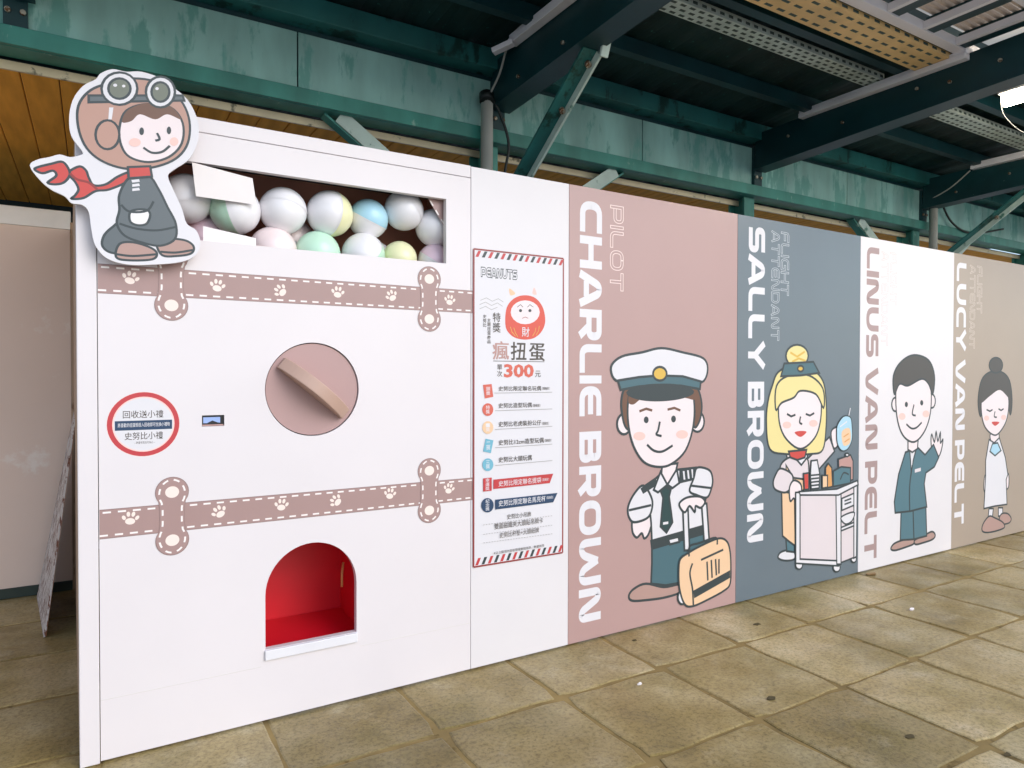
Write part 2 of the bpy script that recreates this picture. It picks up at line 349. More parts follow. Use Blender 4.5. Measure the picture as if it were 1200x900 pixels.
# ------------------------------------------------------------------ the giant capsule machine
H = 2.404
mach = thing('capsule_machine', 'giant white box shaped like a capsule toy machine with brown strap print and round knob', 'capsule machine', (-1.33, .3, 0))
wx0, wx1, wz0, wz1 = -1.89, -.702, 1.932, 2.230
arch = [(-1.133, .297)] + circ(-1.3235, .515, .1905, .195, 25, 0, math.pi) + [(-1.514, .297)]
disc_c = (-1.317, 1.354)
fp = MB()
fp.plate([[(-2.090, .010), (-.5745, .010), (-.5745, 2.345), (-2.090, 2.345)], [(wx0, wz0), (wx1, wz0), (wx1, wz1), (wx0, wz1)], arch, circ(*disc_c, .1955, n=64), [(-1.747, 1.214), (-1.666, 1.214), (-1.666, 1.257), (-1.747, 1.257)]], 0, .03, 'white_board', 'white_board')
fp.build('front_panel', mach)
b = MB(); b.box((-2.090, -.001, 2.3475), (-.5745, .03, H), 'white_board'); bevel(b.build('header_board', mach), .002)
b = MB(); b.box((-2.155, -.003, 0.002), (-2.0925, .045, H), 'white_board'); bevel(b.build('corner_post', mach), .003)
b = MB(); b.hexa([(-2.156, .047, 0), (-2.140, .047, 0), (-2.190, 2.40, 0), (-2.214, 2.40, 0), (-2.156, .047, 2.36), (-2.140, .047, 2.36), (-2.190, 2.40, 2.36), (-2.214, 2.40, 2.36)], 'side_brown'); b.build('side_panel', mach)
b = MB(); b.box((-2.15, .032, 2.385), (-.58, .8, 2.401), 'white_board_edge'); b.build('top_board', mach)
b = MB()   # window compartment behind the opening
b.box((-1.96, .40, 1.80), (-.62, .42, 2.34), 'tray_brown'); b.box((-1.98, .031, 1.80), (-1.96, .42, 2.34), 'tray_brown'); b.box((-.62, .031, 1.80), (-.60, .42, 2.34), 'tray_brown')
b.box((-1.96, .031, 1.80), (-.62, .399, 1.82), 'tray_brown'); b.box((-1.96, .031, 2.325), (-.62, .399, 2.34), 'shade_dark'); b.build('window_compartment', mach)  # compartment top coloured near black for the shadow under the header
b = MB()   # red prize tray
b.box((-1.56, .40, .25), (-1.08, .415, .80), 'prize_red'); b.box((-1.575, .031, .25), (-1.56, .415, .80), 'prize_red'); b.box((-1.08, .031, .25), (-1.065, .415, .80), 'prize_red')
b.box((-1.56, .031, .785), (-1.08, .399, .80), 'prize_red'); b.hexa([(-1.56, .031, .22), (-1.08, .031, .22), (-1.08, .399, .25), (-1.56, .399, .25), (-1.56, .031, .25), (-1.08, .031, .25), (-1.08, .399, .28), (-1.56, .399, .28)], 'prize_red'); b.build('prize_tray', mach)
b = MB(); b.tube([(-1.135, .20, .44), (-1.128, .22, .50), (-1.118, .23, .545)], .006, 'orange', 8); b.build('tray_strip', mach)
for a_, c_ in ((-2.089, -1.530), (-1.118, -.576)):
    b = MB(); b.box((a_, -.0009, .2305), (c_, -.0001, .2320), 'white_board_edge'); b.build('board_joint', mach)
b = MB(); b.box((-1.517, -.012, .255), (-1.131, .028, .2955), 'white_paint'); bevel(b.build('sill', mach), .003)
b = MB(); b.plate([circ(*disc_c, .1915, n=64)], .008, .028, 'knob_pink'); knob = b.build('knob', mach)
b = MB(); b.plate([circ(*disc_c, .20, n=48)], .029, .034, 'shade_dark'); b.build('knob_gap_shade', mach)  # dark plate puts the shade of the ring gap into colour
hb = MB(); ang = R(-39.5); ca, sa = math.cos(ang), math.sin(ang); Lh, th = .345, .052; prof = [(-Lh / 2 + Lh * k / 20, .018 + .085 * (1 - (2 * k / 20 - 1) ** 2) ** .9) for k in range(21)]
rows = []
for s_, pr_ in prof:
    row = []
    for (v, y) in ((-th / 2, .0079), (-th / 2, -pr_), (th / 2, -pr_), (th / 2, .0079)):
        row.append((disc_c[0] + s_ * ca - v * sa, y, disc_c[1] + .002 + s_ * sa + v * ca))
    rows.append(row)
vs = [p for r_ in rows for p in r_]; fs = [(4 * i + k, 4 * i + k + 1, 4 * i + k + 5, 4 * i + k + 4) for i in range(20) for k in range(3)] + [(0, 1, 2, 3), (83, 82, 81, 80)]
hb.grid(vs, fs, 'knob_tan'); ho = bevel(hb.build('handle'), .004); ho.parent = knob; ho.parent = knob
b = MB(); b.box((-1.745, .012, 1.216), (-1.668, .028, 1.255), 'slot_black'); slot = b.build('coin_slot', mach)
b = MB(); b.plate([[(-1.741, 1.226), (-1.728, 1.226), (-1.708, 1.236), (-1.690, 1.228), (-1.680, 1.226), (-1.680, 1.249), (-1.741, 1.249)]], .009, .0119, 'slot_glass'); so = b.build('glass_panel'); so.parent = slot
b = MB(); b.box((-1.745, .006, 1.2155), (-1.668, .0119, 1.2205), 'rose'); so = b.build('slot_lip'); so.parent = slot

def dashes(pr, pts, w, m, on=.026, off=.022):
    """a dashed stitch line along a polyline"""
    segs = []; cur = [pts[0]]; left = on; draw = True; pr.k += 1; y = pr.y - pr.k * STEP
    for a, c in zip(pts, pts[1:]):
        a, c = Vector(a), Vector(c); L_ = (c - a).length; t = 0
        while L_ - t > left:
            t += left; p = a + (c - a) * t / L_
            if draw: cur.append(tuple(p)); segs.append(cur)
            draw = not draw; cur = [tuple(p)]; left = on if draw else off
        left -= L_ - t
        if draw: cur.append(tuple(c))
    for sg in segs:
        L, Rr = ribbon_sides(sg, w)
        for i in range(len(sg) - 1): pr.face([(q[0], y, q[1]) for q in (L[i], Rr[i], Rr[i + 1], L[i + 1])], m)
def paw(pr, cx, cz, r, rot):
    k = pr.k
    def e(dx, dz, a, b_, t):
        c_, s_ = math.cos(rot), math.sin(rot); c2, s2 = math.cos(rot + t), math.sin(rot + t)
        pr.k = k; pr.poly([(cx + dx * c_ - dz * s_ + x * c2 - z * s2, cz + dx * s_ + dz * c_ + x * s2 + z * c2) for x, z in circ(0, 0, a, b_, 16)], 'strap_paw')
    e(0, -.32 * r, .55 * r, .40 * r, 0); e(-.72 * r, .12 * r, .20 * r, .30 * r, .5); e(-.27 * r, .55 * r, .20 * r, .32 * r, .15); e(.27 * r, .55 * r, .20 * r, .32 * r, -.15); e(.72 * r, .12 * r, .20 * r, .30 * r, -.5)
def strap(z0, z1, paws, rots):
    pr = Print(0); x0, x1 = -2.089, -.5625
    pr.poly([(x0, z0), (x1, z0), (x1, z1), (x0, z1)], 'strap_edge'); pr.poly([(x0, z0 + .003), (x1, z0 + .003), (x1, z1 - .003), (x0, z1 - .003)], 'strap_print')
    dashes(pr, [(x0 + .01, z1 - .012), (x1, z1 - .012)], .0065, 'strap_stitch'); dashes(pr, [(x0, z0 + .012), (x1, z0 + .012)], .0065, 'strap_stitch')
    for (px, pz), r_ in zip(paws, rots): paw(pr, px, pz, .030, r_)
    return pr.build('strap_print', mach, fix=False)
ROT = [-.25, -.15, .9, -.1, .5, -.1]
strap(1.7075, 1.8150, [(-1.986, 1.769), (-1.689, 1.761), (-1.449, 1.757), (-1.213, 1.765), (-.970, 1.765), (-.684, 1.762)], ROT)
strap(.8180, .9255, [(-1.991, .883), (-1.686, .876), (-1.449, .880), (-1.222, .876), (-.979, .884), (-.688, .882)], ROT[::-1])
def buckle(cx, cz):
    """dog-bone shaped fastening with two studs"""
    R1, W, h = .058, .043, .0915; o = []
    up = circ(cx, cz + h, R1, n=22, a0=-.62, a1=math.pi + .62); dn = circ(cx, cz - h, R1, n=22, a0=math.pi - .62, a1=2 * math.pi + .62)
    o = up + [(cx - W, cz + .03), (cx - W, cz - .03)] + dn + [(cx + W, cz - .03), (cx + W, cz + .03)]
    pr = Print(-.0012); pr.poly(o, 'strap_edge'); ins = [(cx + (x - cx) * .95, cz + (z - cz) * .98) for x, z in o]; pr.poly(ins, 'strap_print')
    st = [(cx + (x - cx) * .76, cz + (z - cz) * .925) for x, z in o]; dashes(pr, st + [st[0]], .0065, 'strap_stitch', .022, .019)
    pr.poly(circ(cx, cz + h, .024, .022, 20), 'strap_paw'); pr.poly(circ(cx, cz - h, .024, .022, 20), 'strap_paw')
    pr.build('buckle_print', mach, fix=False)
for cx, cz in ((-1.851, 1.768), (-.788, 1.762), (-1.852, .878), (-.788, .883)): buckle(cx, cz)
st = Print(0); cx, cz = -1.945, 1.2305
st.poly(circ(cx, cz, .1205), 'pinkrim'); st.poly(circ(cx, cz, .119), 'stickred'); st.poly(circ(cx, cz, .1025), 'pinkrim'); st.poly(circ(cx, cz, .0975), 'white')
st.poly([(cx - .094, cz - .021), (cx + .094, cz - .021), (cx + .094, cz + .014), (cx - .094, cz + .014)], 'navy')
FIG={
 'pilot':(0.014,[
  ('F','skin',[(0.4482,0.6235),(0.4362,0.5538),(0.4675,0.5121),(0.505,0.5314),(0.5241,0.5004),(0.5557,0.5205),(0.581,0.5851),(0.5679,0.6202)]),
  ('F','shoe',[(0.5382,0.2439),(0.4503,0.2292),(0.4134,0.1973),(0.4383,0.1647),(0.5579,0.1491),(0.6881,0.1418),(0.8022,0.1525),(0.8019,0.1974),(0.6745,0.2028)]),
  ('P','teal',[(0.5818,0.4498),(1.0026,0.4874),(1.0106,0.3843),(0.8213,0.359),(0.8018,0.2074),(0.6876,0.2106),(0.5766,0.2379),(0.5824,0.353)]),
  ('P','white',[(0.5035,0.7845),(0.6053,0.8291),(0.6637,0.8635),(0.7973,0.8687),(0.9286,0.8695),(1.0359,0.8211),(1.0293,0.7501),(1.0013,0.6506),(0.988,0.5145),(0.8615,0.5039),(0.719,0.4862),(0.5816,0.4739),(0.5745,0.5858),(0.5612,0.6835)]),
  ('P','ink',[(0.5752,0.4796),(0.9952,0.5188),(1.0027,0.472),(0.5819,0.4353)]),
  ('P','white',[(0.7058,0.4731),(0.7864,0.478),(0.7934,0.4473),(0.7193,0.4419)]),
  ('F','white',[(0.5161,0.7978),(0.4475,0.7562),(0.4048,0.6894),(0.4112,0.6322),(0.4484,0.5998),(0.5361,0.6092),(0.5742,0.6437),(0.5802,0.7154)]),
  ('l','ink',[(0.411,0.6699),(0.574,0.6822)]),
  ('P','ink',[(0.5036,0.7798),(0.6053,0.8291),(0.6055,0.7952),(0.5163,0.7596)]),
  ('P','skin',[(0.6569,0.9029),(0.7767,0.9047),(0.7635,0.8612),(0.6971,0.7877),(0.6507,0.8498)]),
  ('P','white',[(0.644,0.8649),(0.6971,0.7877),(0.6577,0.7666),(0.6252,0.75),(0.5928,0.7673)]),
  ('P','white',[(0.7701,0.8706),(0.6971,0.7877),(0.7372,0.7647),(0.791,0.7899)]),
  ('P','tie',[(0.6447,0.758),(0.684,0.779),(0.7239,0.756),(0.7109,0.7179),(0.7386,0.5676),(0.6923,0.5139),(0.646,0.5535),(0.6646,0.7172)]),
  ('p','white',[(0.6655,0.5757),(0.7051,0.5762),(0.7052,0.5615),(0.6656,0.561)]),
  ('P','ink',[(0.7973,0.8637),(0.9216,0.8699),(0.9151,0.805),(0.7978,0.7943)]),
  ('p','white',[(0.8178,0.8573),(0.8315,0.8563),(0.8387,0.8059),(0.825,0.807)]),
  ('p','white',[(0.8521,0.8598),(0.8659,0.8588),(0.8732,0.8082),(0.8594,0.8093)]),
  ('p','white',[(0.8867,0.8623),(0.9006,0.8614),(0.901,0.8111),(0.894,0.8116)]),
  ('P','white',[(0.8192,0.6483),(0.8605,0.6442),(0.8763,0.3867),(0.8348,0.3922)]),
  ('P','white',[(0.9727,0.6534),(1.0157,0.6492),(1.0391,0.4216),(0.9959,0.427)]),
  ('F','white',[(0.9357,0.869),(1.0357,0.8467),(1.0652,0.7882),(1.0512,0.7278),(1.0154,0.685),(0.9298,0.708),(0.8737,0.7381),(0.908,0.8106)]),
  ('l','ink',[(0.8804,0.7676),(1.0584,0.7374)]),
  ('F','skin',[(0.7918,0.6708),(0.8532,0.6999),(0.9582,0.6953),(1.0012,0.6608),(0.9658,0.6287),(0.9233,0.643),(0.9165,0.6084),(0.8744,0.6478),(0.84,0.6163),(0.8125,0.6291)]),
  ('P','skin',[(0.4208,1.1447),(0.4185,1.1274),(0.4116,1.1119),(0.4008,1.0999),(0.3873,1.0925),(0.3723,1.0904),(0.3573,1.0938),(0.3438,1.1024),(0.3331,1.1151),(0.3262,1.131),(0.3238,1.1483),(0.3261,1.1654),(0.3328,1.1807),(0.3434,1.1927),(0.3568,1.2003),(0.3717,1.2026),(0.3867,1.1994),(0.4004,1.191),(0.4112,1.1782),(0.4183,1.1623)]),
  ('P','skin',[(0.9903,1.1392),(0.9877,1.1205),(0.9797,1.1039),(0.9672,1.0909),(0.9515,1.083),(0.9341,1.0807),(0.9167,1.0844),(0.901,1.0936),(0.8886,1.1074),(0.8806,1.1245),(0.8777,1.1431),(0.8803,1.1615),(0.8881,1.178),(0.9003,1.191),(0.9158,1.1991),(0.9332,1.2016),(0.9506,1.1981),(0.9665,1.1891),(0.9792,1.1753),(0.9874,1.1581)]),
  ('F','hair',[(0.3532,1.2729),(0.3952,1.3564),(0.5507,1.3935),(0.7801,1.3979),(0.918,1.3525),(0.9681,1.2512),(0.9547,1.1505),(0.9058,1.112),(0.8699,1.2631),(0.4386,1.2619),(0.4148,1.1215),(0.3719,1.1512)]),
  ('F','skin',[(0.4018,1.272),(0.4382,1.3372),(0.628,1.3547),(0.8556,1.3381),(0.9047,1.2625),(0.8988,1.1123),(0.8375,0.9754),(0.723,0.9033),(0.6178,0.8958),(0.5153,0.9315),(0.4399,1.0261),(0.4024,1.1501)]),
  ('f','hair',[(0.4018,1.272),(0.4382,1.3466),(0.6279,1.3691),(0.8555,1.348),(0.9116,1.2724),(0.8148,1.284),(0.6808,1.2764),(0.5196,1.2888),(0.4387,1.2525)]),
  ('F','white',[(0.3167,1.3847),(0.2808,1.4585),(0.352,1.5147),(0.4993,1.5406),(0.6462,1.5673),(0.813,1.5461),(0.9803,1.5138),(1.0166,1.4432),(0.9672,1.3723),(0.814,1.3929),(0.6277,1.4029),(0.4565,1.3937)]),
  ('P','teal',[(0.3286,1.3847),(0.4751,1.4031),(0.6276,1.4126),(0.8139,1.4077),(0.96,1.3774),(0.9533,1.3321),(0.8007,1.3534),(0.628,1.3595),(0.4754,1.3511),(0.3469,1.3335)]),
  ('F','ink',[(0.3954,1.3189),(0.5004,1.3509),(0.628,1.3595),(0.7736,1.3536),(0.8973,1.3177),(0.8012,1.2842),(0.6285,1.2725),(0.4757,1.2848)]),
  ('P','gold',[(0.6864,1.4223),(0.6839,1.4103),(0.6765,1.3995),(0.665,1.3909),(0.6504,1.3854),(0.6343,1.3836),(0.6183,1.3856),(0.6038,1.3911),(0.5924,1.3996),(0.585,1.4103),(0.5824,1.4222),(0.5849,1.434),(0.5921,1.4448),(0.6034,1.4533),(0.6178,1.4589),(0.6338,1.4609),(0.6499,1.4591),(0.6646,1.4537),(0.6762,1.4452),(0.6838,1.4344)]),
  ('p','ink',[(0.5507,1.1639),(0.5499,1.158),(0.5474,1.1528),(0.5435,1.1487),(0.5385,1.1462),(0.533,1.1454),(0.5276,1.1466),(0.5226,1.1494),(0.5187,1.1538),(0.5161,1.1592),(0.5152,1.1651),(0.5161,1.171),(0.5186,1.1762),(0.5224,1.1803),(0.5274,1.1829),(0.5328,1.1836),(0.5383,1.1825),(0.5433,1.1797),(0.5473,1.1753),(0.5498,1.1699)]),
  ('p','ink',[(0.7601,1.1619),(0.7592,1.1559),(0.7566,1.1505),(0.7524,1.1463),(0.7472,1.1436),(0.7414,1.1429),(0.7356,1.144),(0.7304,1.147),(0.7262,1.1515),(0.7235,1.157),(0.7226,1.1631),(0.7235,1.1692),(0.7261,1.1745),(0.7302,1.1787),(0.7354,1.1814),(0.7412,1.1822),(0.747,1.181),(0.7522,1.1781),(0.7564,1.1736),(0.7591,1.168)]),
  ('l','hair',[(0.4824,1.2136),(0.5326,1.2266),(0.5772,1.2159)]),
  ('l','hair',[(0.6944,1.2177),(0.7476,1.2262),(0.7949,1.2102)]),
  ('L','ink',[(0.6357,1.1514),(0.623,1.1035),(0.6102,1.0799),(0.6493,1.0685)]),
  ('L','ink',[(0.5401,1.0256),(0.5914,0.9892),(0.6564,0.9807),(0.7356,1.0106)]),
  ('p','blush',[(0.5271,1.074),(0.525,1.0668),(0.5188,1.0604),(0.509,1.0556),(0.4968,1.0528),(0.4832,1.0523),(0.4697,1.0541),(0.4576,1.0581),(0.448,1.0638),(0.4418,1.0706),(0.4396,1.078),(0.4417,1.0852),(0.4478,1.0915),(0.4574,1.0963),(0.4695,1.0992),(0.483,1.0998),(0.4965,1.098),(0.5088,1.0941),(0.5186,1.0884),(0.5249,1.0815)]),
  ('p','blush',[(0.8575,1.069),(0.8552,1.0614),(0.8484,1.0548),(0.8378,1.0498),(0.8244,1.0469),(0.8096,1.0463),(0.7949,1.0482),(0.7816,1.0524),(0.7711,1.0583),(0.7644,1.0655),(0.762,1.0732),(0.7643,1.0807),(0.7709,1.0873),(0.7814,1.0923),(0.7946,1.0953),(0.8093,1.0959),(0.8241,1.0941),(0.8375,1.09),(0.8482,1.0841),(0.8551,1.0768)]),
 ]),
 'suitcase':(0.013,[
  ('P','white',[(0.8505,0.1145),(0.8489,0.1024),(0.8441,0.092),(0.8365,0.0844),(0.827,0.0804),(0.8164,0.0803),(0.8058,0.084),(0.7962,0.0914),(0.7886,0.1015),(0.7837,0.1134),(0.782,0.126),(0.7836,0.138),(0.7883,0.1483),(0.7958,0.1559),(0.8053,0.16),(0.8158,0.1602),(0.8264,0.1566),(0.8361,0.1493),(0.8437,0.1392),(0.8487,0.1272)]),
  ('F','tan',[(0.8009,0.3469),(0.8625,0.3735),(0.9604,0.401),(1.1121,0.428),(1.1868,0.4031),(1.2175,0.3363),(1.226,0.2354),(1.2193,0.1366),(1.1669,0.1031),(1.0347,0.0733),(0.9066,0.0545),(0.837,0.0767),(0.7952,0.1736),(0.7877,0.2841)]),
  ('L','ink',[(0.8977,0.3083),(0.8772,0.2509),(0.8988,0.1568),(0.9066,0.0596)]),
  ('p','ink',[(0.9059,0.1456),(1.2186,0.2208),(1.219,0.1734),(0.9133,0.0989)]),
  ('L','ink',[(0.8696,0.3524),(0.8761,0.4118),(0.9603,0.4213),(1.09,0.4358),(1.1051,0.3926)]),
  ('l','ink',[(1.0184,0.3014),(1.0265,0.1875)]),
  ('l','ink',[(1.0546,0.3066),(1.0627,0.1973)]),
  ('l','ink',[(1.0911,0.3067),(1.0992,0.2073)]),
  ('l','ink',[(1.1206,0.3026),(1.1213,0.2143)]),
  ('l','ink',[(0.9682,0.3186),(1.1573,0.3548)]),
 ]),
 'steward':(0.014,[
  ('F','white',[(1.6745,0.2313),(1.6911,0.2623),(1.7508,0.2711),(1.829,0.2608),(1.8385,0.203),(1.743,0.2051)]),
  ('P','teal2',[(1.75,0.3439),(1.837,0.3331),(1.838,0.2483),(1.7595,0.2644)]),
  ('P','tan',[(1.7038,0.6549),(1.8332,0.6604),(1.8463,0.2867),(1.776,0.3294),(1.7155,0.3704)]),
  ('P','pale',[(1.9464,0.8445),(2.2034,0.992),(2.2622,0.8891),(2.075,0.7668),(1.9745,0.7512)]),
  ('F','skin',[(2.222,1.0264),(2.2986,1.0586),(2.3382,1.0215),(2.31,0.9397),(2.2523,0.9132)]),
  ('F','skin',[(1.7518,0.9572),(1.9272,0.948),(1.9195,0.8462),(1.8226,0.8243),(1.7614,0.8675)]),
  ('F','pale',[(1.6851,0.817),(1.7613,0.8731),(1.8923,0.8819),(1.9734,0.8427),(1.9666,0.6604),(1.8246,0.6443),(1.6951,0.6779)]),
  ('P','tan',[(1.7446,0.8296),(1.8235,0.74),(1.9569,0.7183),(1.9577,0.6497),(1.8072,0.6458),(1.7544,0.7174)]),
  ('P','white',[(1.8307,0.8744),(1.902,0.819),(1.9641,0.8662),(1.9637,0.9004)]),
  ('F','pale',[(1.6936,0.8109),(1.6434,0.7759),(1.6189,0.7228),(1.6445,0.6767),(1.7466,0.6512),(1.8066,0.6964),(1.8058,0.7638)]),
  ('F','skin',[(1.7808,0.6761),(1.8237,0.7231),(1.8945,0.6948),(1.9041,0.6373),(1.8605,0.579),(1.8251,0.6049),(1.7904,0.5913)]),
  ('F','yellow',[(1.604,1.3475),(1.6615,1.4349),(1.815,1.4801),(1.9931,1.4587),(2.1229,1.3784),(2.1623,1.2386),(2.1646,1.0638),(2.129,0.9083),(2.0001,0.8869),(1.7352,0.9025),(1.5834,0.9442),(1.5487,1.1145),(1.5638,1.25)]),
  ('F','skin',[(1.6717,1.2754),(1.7303,1.3465),(1.8866,1.3679),(2.0402,1.3328),(2.1061,1.2397),(2.0986,1.0952),(2.0354,0.9883),(1.8918,0.9272),(1.7427,1.0021),(1.6734,1.1157)]),
  ('F','yellow',[(1.639,1.1937),(1.6457,1.3472),(1.7725,1.413),(1.9755,1.4131),(2.1236,1.3263),(2.1347,1.1927),(2.05,1.2867),(1.8873,1.3115),(1.8175,1.2675),(1.6974,1.2364)]),
  ('P','yellow',[(1.9649,1.5438),(1.9594,1.5209),(1.9431,1.5002),(1.9176,1.4837),(1.8855,1.473),(1.8501,1.4692),(1.815,1.4725),(1.7834,1.4825),(1.7584,1.4983),(1.7424,1.5182),(1.7367,1.5404),(1.7419,1.5627),(1.7575,1.5831),(1.7821,1.5996),(1.8134,1.6106),(1.8484,1.615),(1.8839,1.6122),(1.9162,1.6025),(1.9421,1.5868),(1.9589,1.5666)]),
  ('l','gold',[(1.7794,1.5633),(1.8494,1.5365),(1.9287,1.5716)]),
  ('l','gold',[(1.7974,1.5023),(1.8671,1.5255),(1.9384,1.5094)]),
  ('P','teal',[(1.6871,1.4075),(1.7202,1.4904),(2.0198,1.5046),(2.0851,1.4304),(1.8861,1.413)]),
  ('P','gold',[(1.9157,1.4583),(1.9143,1.4524),(1.9101,1.447),(1.9034,1.4427),(1.8951,1.4399),(1.8858,1.439),(1.8765,1.4399),(1.8681,1.4426),(1.8614,1.4468),(1.8571,1.4521),(1.8555,1.458),(1.8569,1.4639),(1.8611,1.4692),(1.8677,1.4735),(1.876,1.4763),(1.8853,1.4773),(1.8946,1.4764),(1.9031,1.4738),(1.9098,1.4696),(1.9142,1.4642)]),
  ('l','ink',[(1.7495,1.1631),(1.7928,1.1451),(1.8362,1.155)]),
  ('l','ink',[(1.9426,1.1576),(1.9878,1.1448),(2.0332,1.1607)]),
  ('L','ink',[(1.8893,1.1421),(1.8809,1.1029),(1.9076,1.0906)]),
  ('f','red',[(1.8289,1.0374),(1.8815,1.0464),(1.953,1.0377),(1.8909,1.0064)]),
  ('p','blush',[(1.7934,1.0892),(1.7914,1.0824),(1.7853,1.0764),(1.7758,1.0718),(1.7638,1.0691),(1.7505,1.0685),(1.7372,1.0701),(1.7253,1.0738),(1.7158,1.079),(1.7097,1.0854),(1.7075,1.0924),(1.7095,1.0991),(1.7155,1.1051),(1.7249,1.1097),(1.7368,1.1124),(1.75,1.113),(1.7633,1.1115),(1.7754,1.1079),(1.785,1.1026),(1.7912,1.0962)]),
  ('p','blush',[(2.0709,1.0904),(2.0687,1.0834),(2.0622,1.0772),(2.0521,1.0725),(2.0393,1.0697),(2.0252,1.0691),(2.0111,1.0708),(1.9983,1.0745),(1.9882,1.08),(1.9817,1.0866),(1.9794,1.0937),(1.9815,1.1007),(1.9879,1.1068),(1.9979,1.1116),(2.0105,1.1144),(2.0246,1.115),(2.0388,1.1135),(2.0516,1.1098),(2.0619,1.1043),(2.0685,1.0977)]),
  ('P','red',[(1.7694,0.9172),(1.9545,0.918),(1.9371,0.8678),(1.8573,0.8558),(1.7872,0.877)]),
 ]),
 'trolley':(0.012,[
  ('P','white',[(1.9188,0.152),(1.9172,0.1434),(1.9122,0.1362),(1.9043,0.131),(1.8944,0.1284),(1.8835,0.1286),(1.8725,0.1316),(1.8626,0.1371),(1.8547,0.1445),(1.8496,0.1532),(1.8477,0.1622),(1.8494,0.1707),(1.8543,0.1779),(1.862,0.183),(1.8718,0.1857),(1.8828,0.1855),(1.8938,0.1826),(1.9038,0.1772),(1.9118,0.1697),(1.9169,0.1611)]),
  ('P','white',[(2.3316,0.0749),(2.3298,0.066),(2.3244,0.0585),(2.3158,0.0531),(2.3049,0.0505),(2.2929,0.0508),(2.2809,0.0541),(2.27,0.0599),(2.2613,0.0677),(2.2557,0.0768),(2.2537,0.0863),(2.2555,0.0951),(2.2609,0.1026),(2.2694,0.108),(2.2801,0.1107),(2.2921,0.1104),(2.3042,0.1072),(2.3151,0.1015),(2.3239,0.0936),(2.3296,0.0845)]),
  ('P','white',[(2.5211,0.1084),(2.5197,0.101),(2.5155,0.0948),(2.5088,0.0904),(2.5003,0.0881),(2.4909,0.0883),(2.4815,0.0908),(2.4729,0.0954),(2.4662,0.1018),(2.4618,0.1091),(2.4602,0.1168),(2.4615,0.1241),(2.4657,0.1303),(2.4724,0.1347),(2.4808,0.137),(2.4902,0.137),(2.4996,0.1345),(2.5082,0.1299),(2.5151,0.1235),(2.5195,0.1161)]),
  ('P','pale',[(2.3047,0.6139),(2.5234,0.6496),(2.5209,0.1267),(2.3214,0.1063)]),
  ('P','pale',[(1.8422,0.6371),(2.3048,0.6079),(2.3214,0.1063),(1.8563,0.1836)]),
  ('P','white',[(1.8422,0.6427),(1.8863,0.6389),(1.8916,0.1957),(2.3114,0.1255),(2.3119,0.0897),(1.8476,0.1735)]),
  ('P','white',[(2.2757,0.6045),(2.3341,0.6054),(2.3411,0.0975),(2.2922,0.1045)]),
  ('P','white',[(2.4829,0.6407),(2.5235,0.6435),(2.5209,0.1267),(2.4905,0.1187)]),
  ('P','white',[(2.3446,0.5567),(2.4838,0.5802),(2.485,0.4953),(2.3457,0.4731)]),
  ('l','ink',[(2.3744,0.536),(2.454,0.5466)]),
  ('l','ink',[(2.3748,0.5121),(2.4544,0.5224)]),
  ('F','white',[(2.3366,0.4264),(2.4857,0.4468),(2.4664,0.3883),(2.3866,0.3731)]),
  ('P','white',[(2.3376,0.3547),(2.4868,0.374),(2.4871,0.3497),(2.3379,0.3308)]),
  ('P','white',[(1.8774,0.6453),(2.2851,0.6274),(2.5232,0.6678),(2.5338,0.6366),(2.3051,0.5842),(1.8865,0.6218)]),
  ('P','rose',[(2.3017,0.8335),(2.4396,0.8549),(2.4704,0.8108),(2.4723,0.6779),(2.3137,0.6665)]),
  ('P','white',[(2.4196,0.8561),(2.4186,0.8525),(2.4159,0.8493),(2.4115,0.8469),(2.406,0.8455),(2.3998,0.8453),(2.3937,0.8463),(2.3881,0.8483),(2.3837,0.8512),(2.3808,0.8547),(2.3798,0.8585),(2.3807,0.8621),(2.3835,0.8653),(2.3878,0.8677),(2.3933,0.869),(2.3995,0.8693),(2.4056,0.8683),(2.4112,0.8663),(2.4157,0.8634),(2.4185,0.8599)]),
  ('P','teal2',[(2.2448,0.7546),(2.3317,0.7781),(2.4409,0.7646),(2.4424,0.6561),(2.2462,0.6484)]),
  ('L','ink',[(2.3232,0.6896),(2.3618,0.7343),(2.4215,0.7179)]),
  ('P','orange',[(2.1588,0.7842),(2.1868,0.8115),(2.2253,0.7795),(2.2366,0.6492),(2.1606,0.6439)]),
  ('P','tan',[(2.1219,0.7344),(2.1784,0.7302),(2.1794,0.6482),(2.123,0.6471)]),
  ('P','white',[(2.0007,0.841),(2.0648,0.8426),(2.0938,0.7423),(1.9928,0.7441)]),
  ('P','white',[(1.9928,0.7441),(2.0938,0.7423),(2.0857,0.6503),(2.003,0.6515)]),
  ('l','ink',[(2.0021,0.7205),(2.0848,0.7198)]),
  ('l','ink',[(2.0024,0.6975),(2.0851,0.6966)]),
  ('l','ink',[(2.0027,0.6745),(2.0854,0.6735)]),
  ('P','red',[(1.9205,0.7609),(1.9744,0.7626),(1.9757,0.6539),(1.9307,0.652)]),
 ]),
 'drink':(0.009,[
  ('l','white',[(2.4062,1.0964),(2.4349,1.1854)]),
  ('F','sky',[(2.2888,1.0708),(2.3563,1.1278),(2.4358,1.1194),(2.4568,1.0526),(2.4581,0.9622),(2.409,0.8987),(2.34,0.8906),(2.2905,0.9407),(2.2799,1.0121)]),
  ('f','tan',[(2.3382,1.0215),(2.4269,1.0417),(2.4383,0.9452),(2.3591,0.9253)]),
  ('l','white',[(2.3181,1.0579),(2.3964,1.0908)]),
  ('l','orange',[(2.3583,0.9849),(2.4174,1.0061)]),
  ('l','orange',[(2.3687,0.9486),(2.4279,0.9697)]),
 ]),
 'attendant':(0.015,[
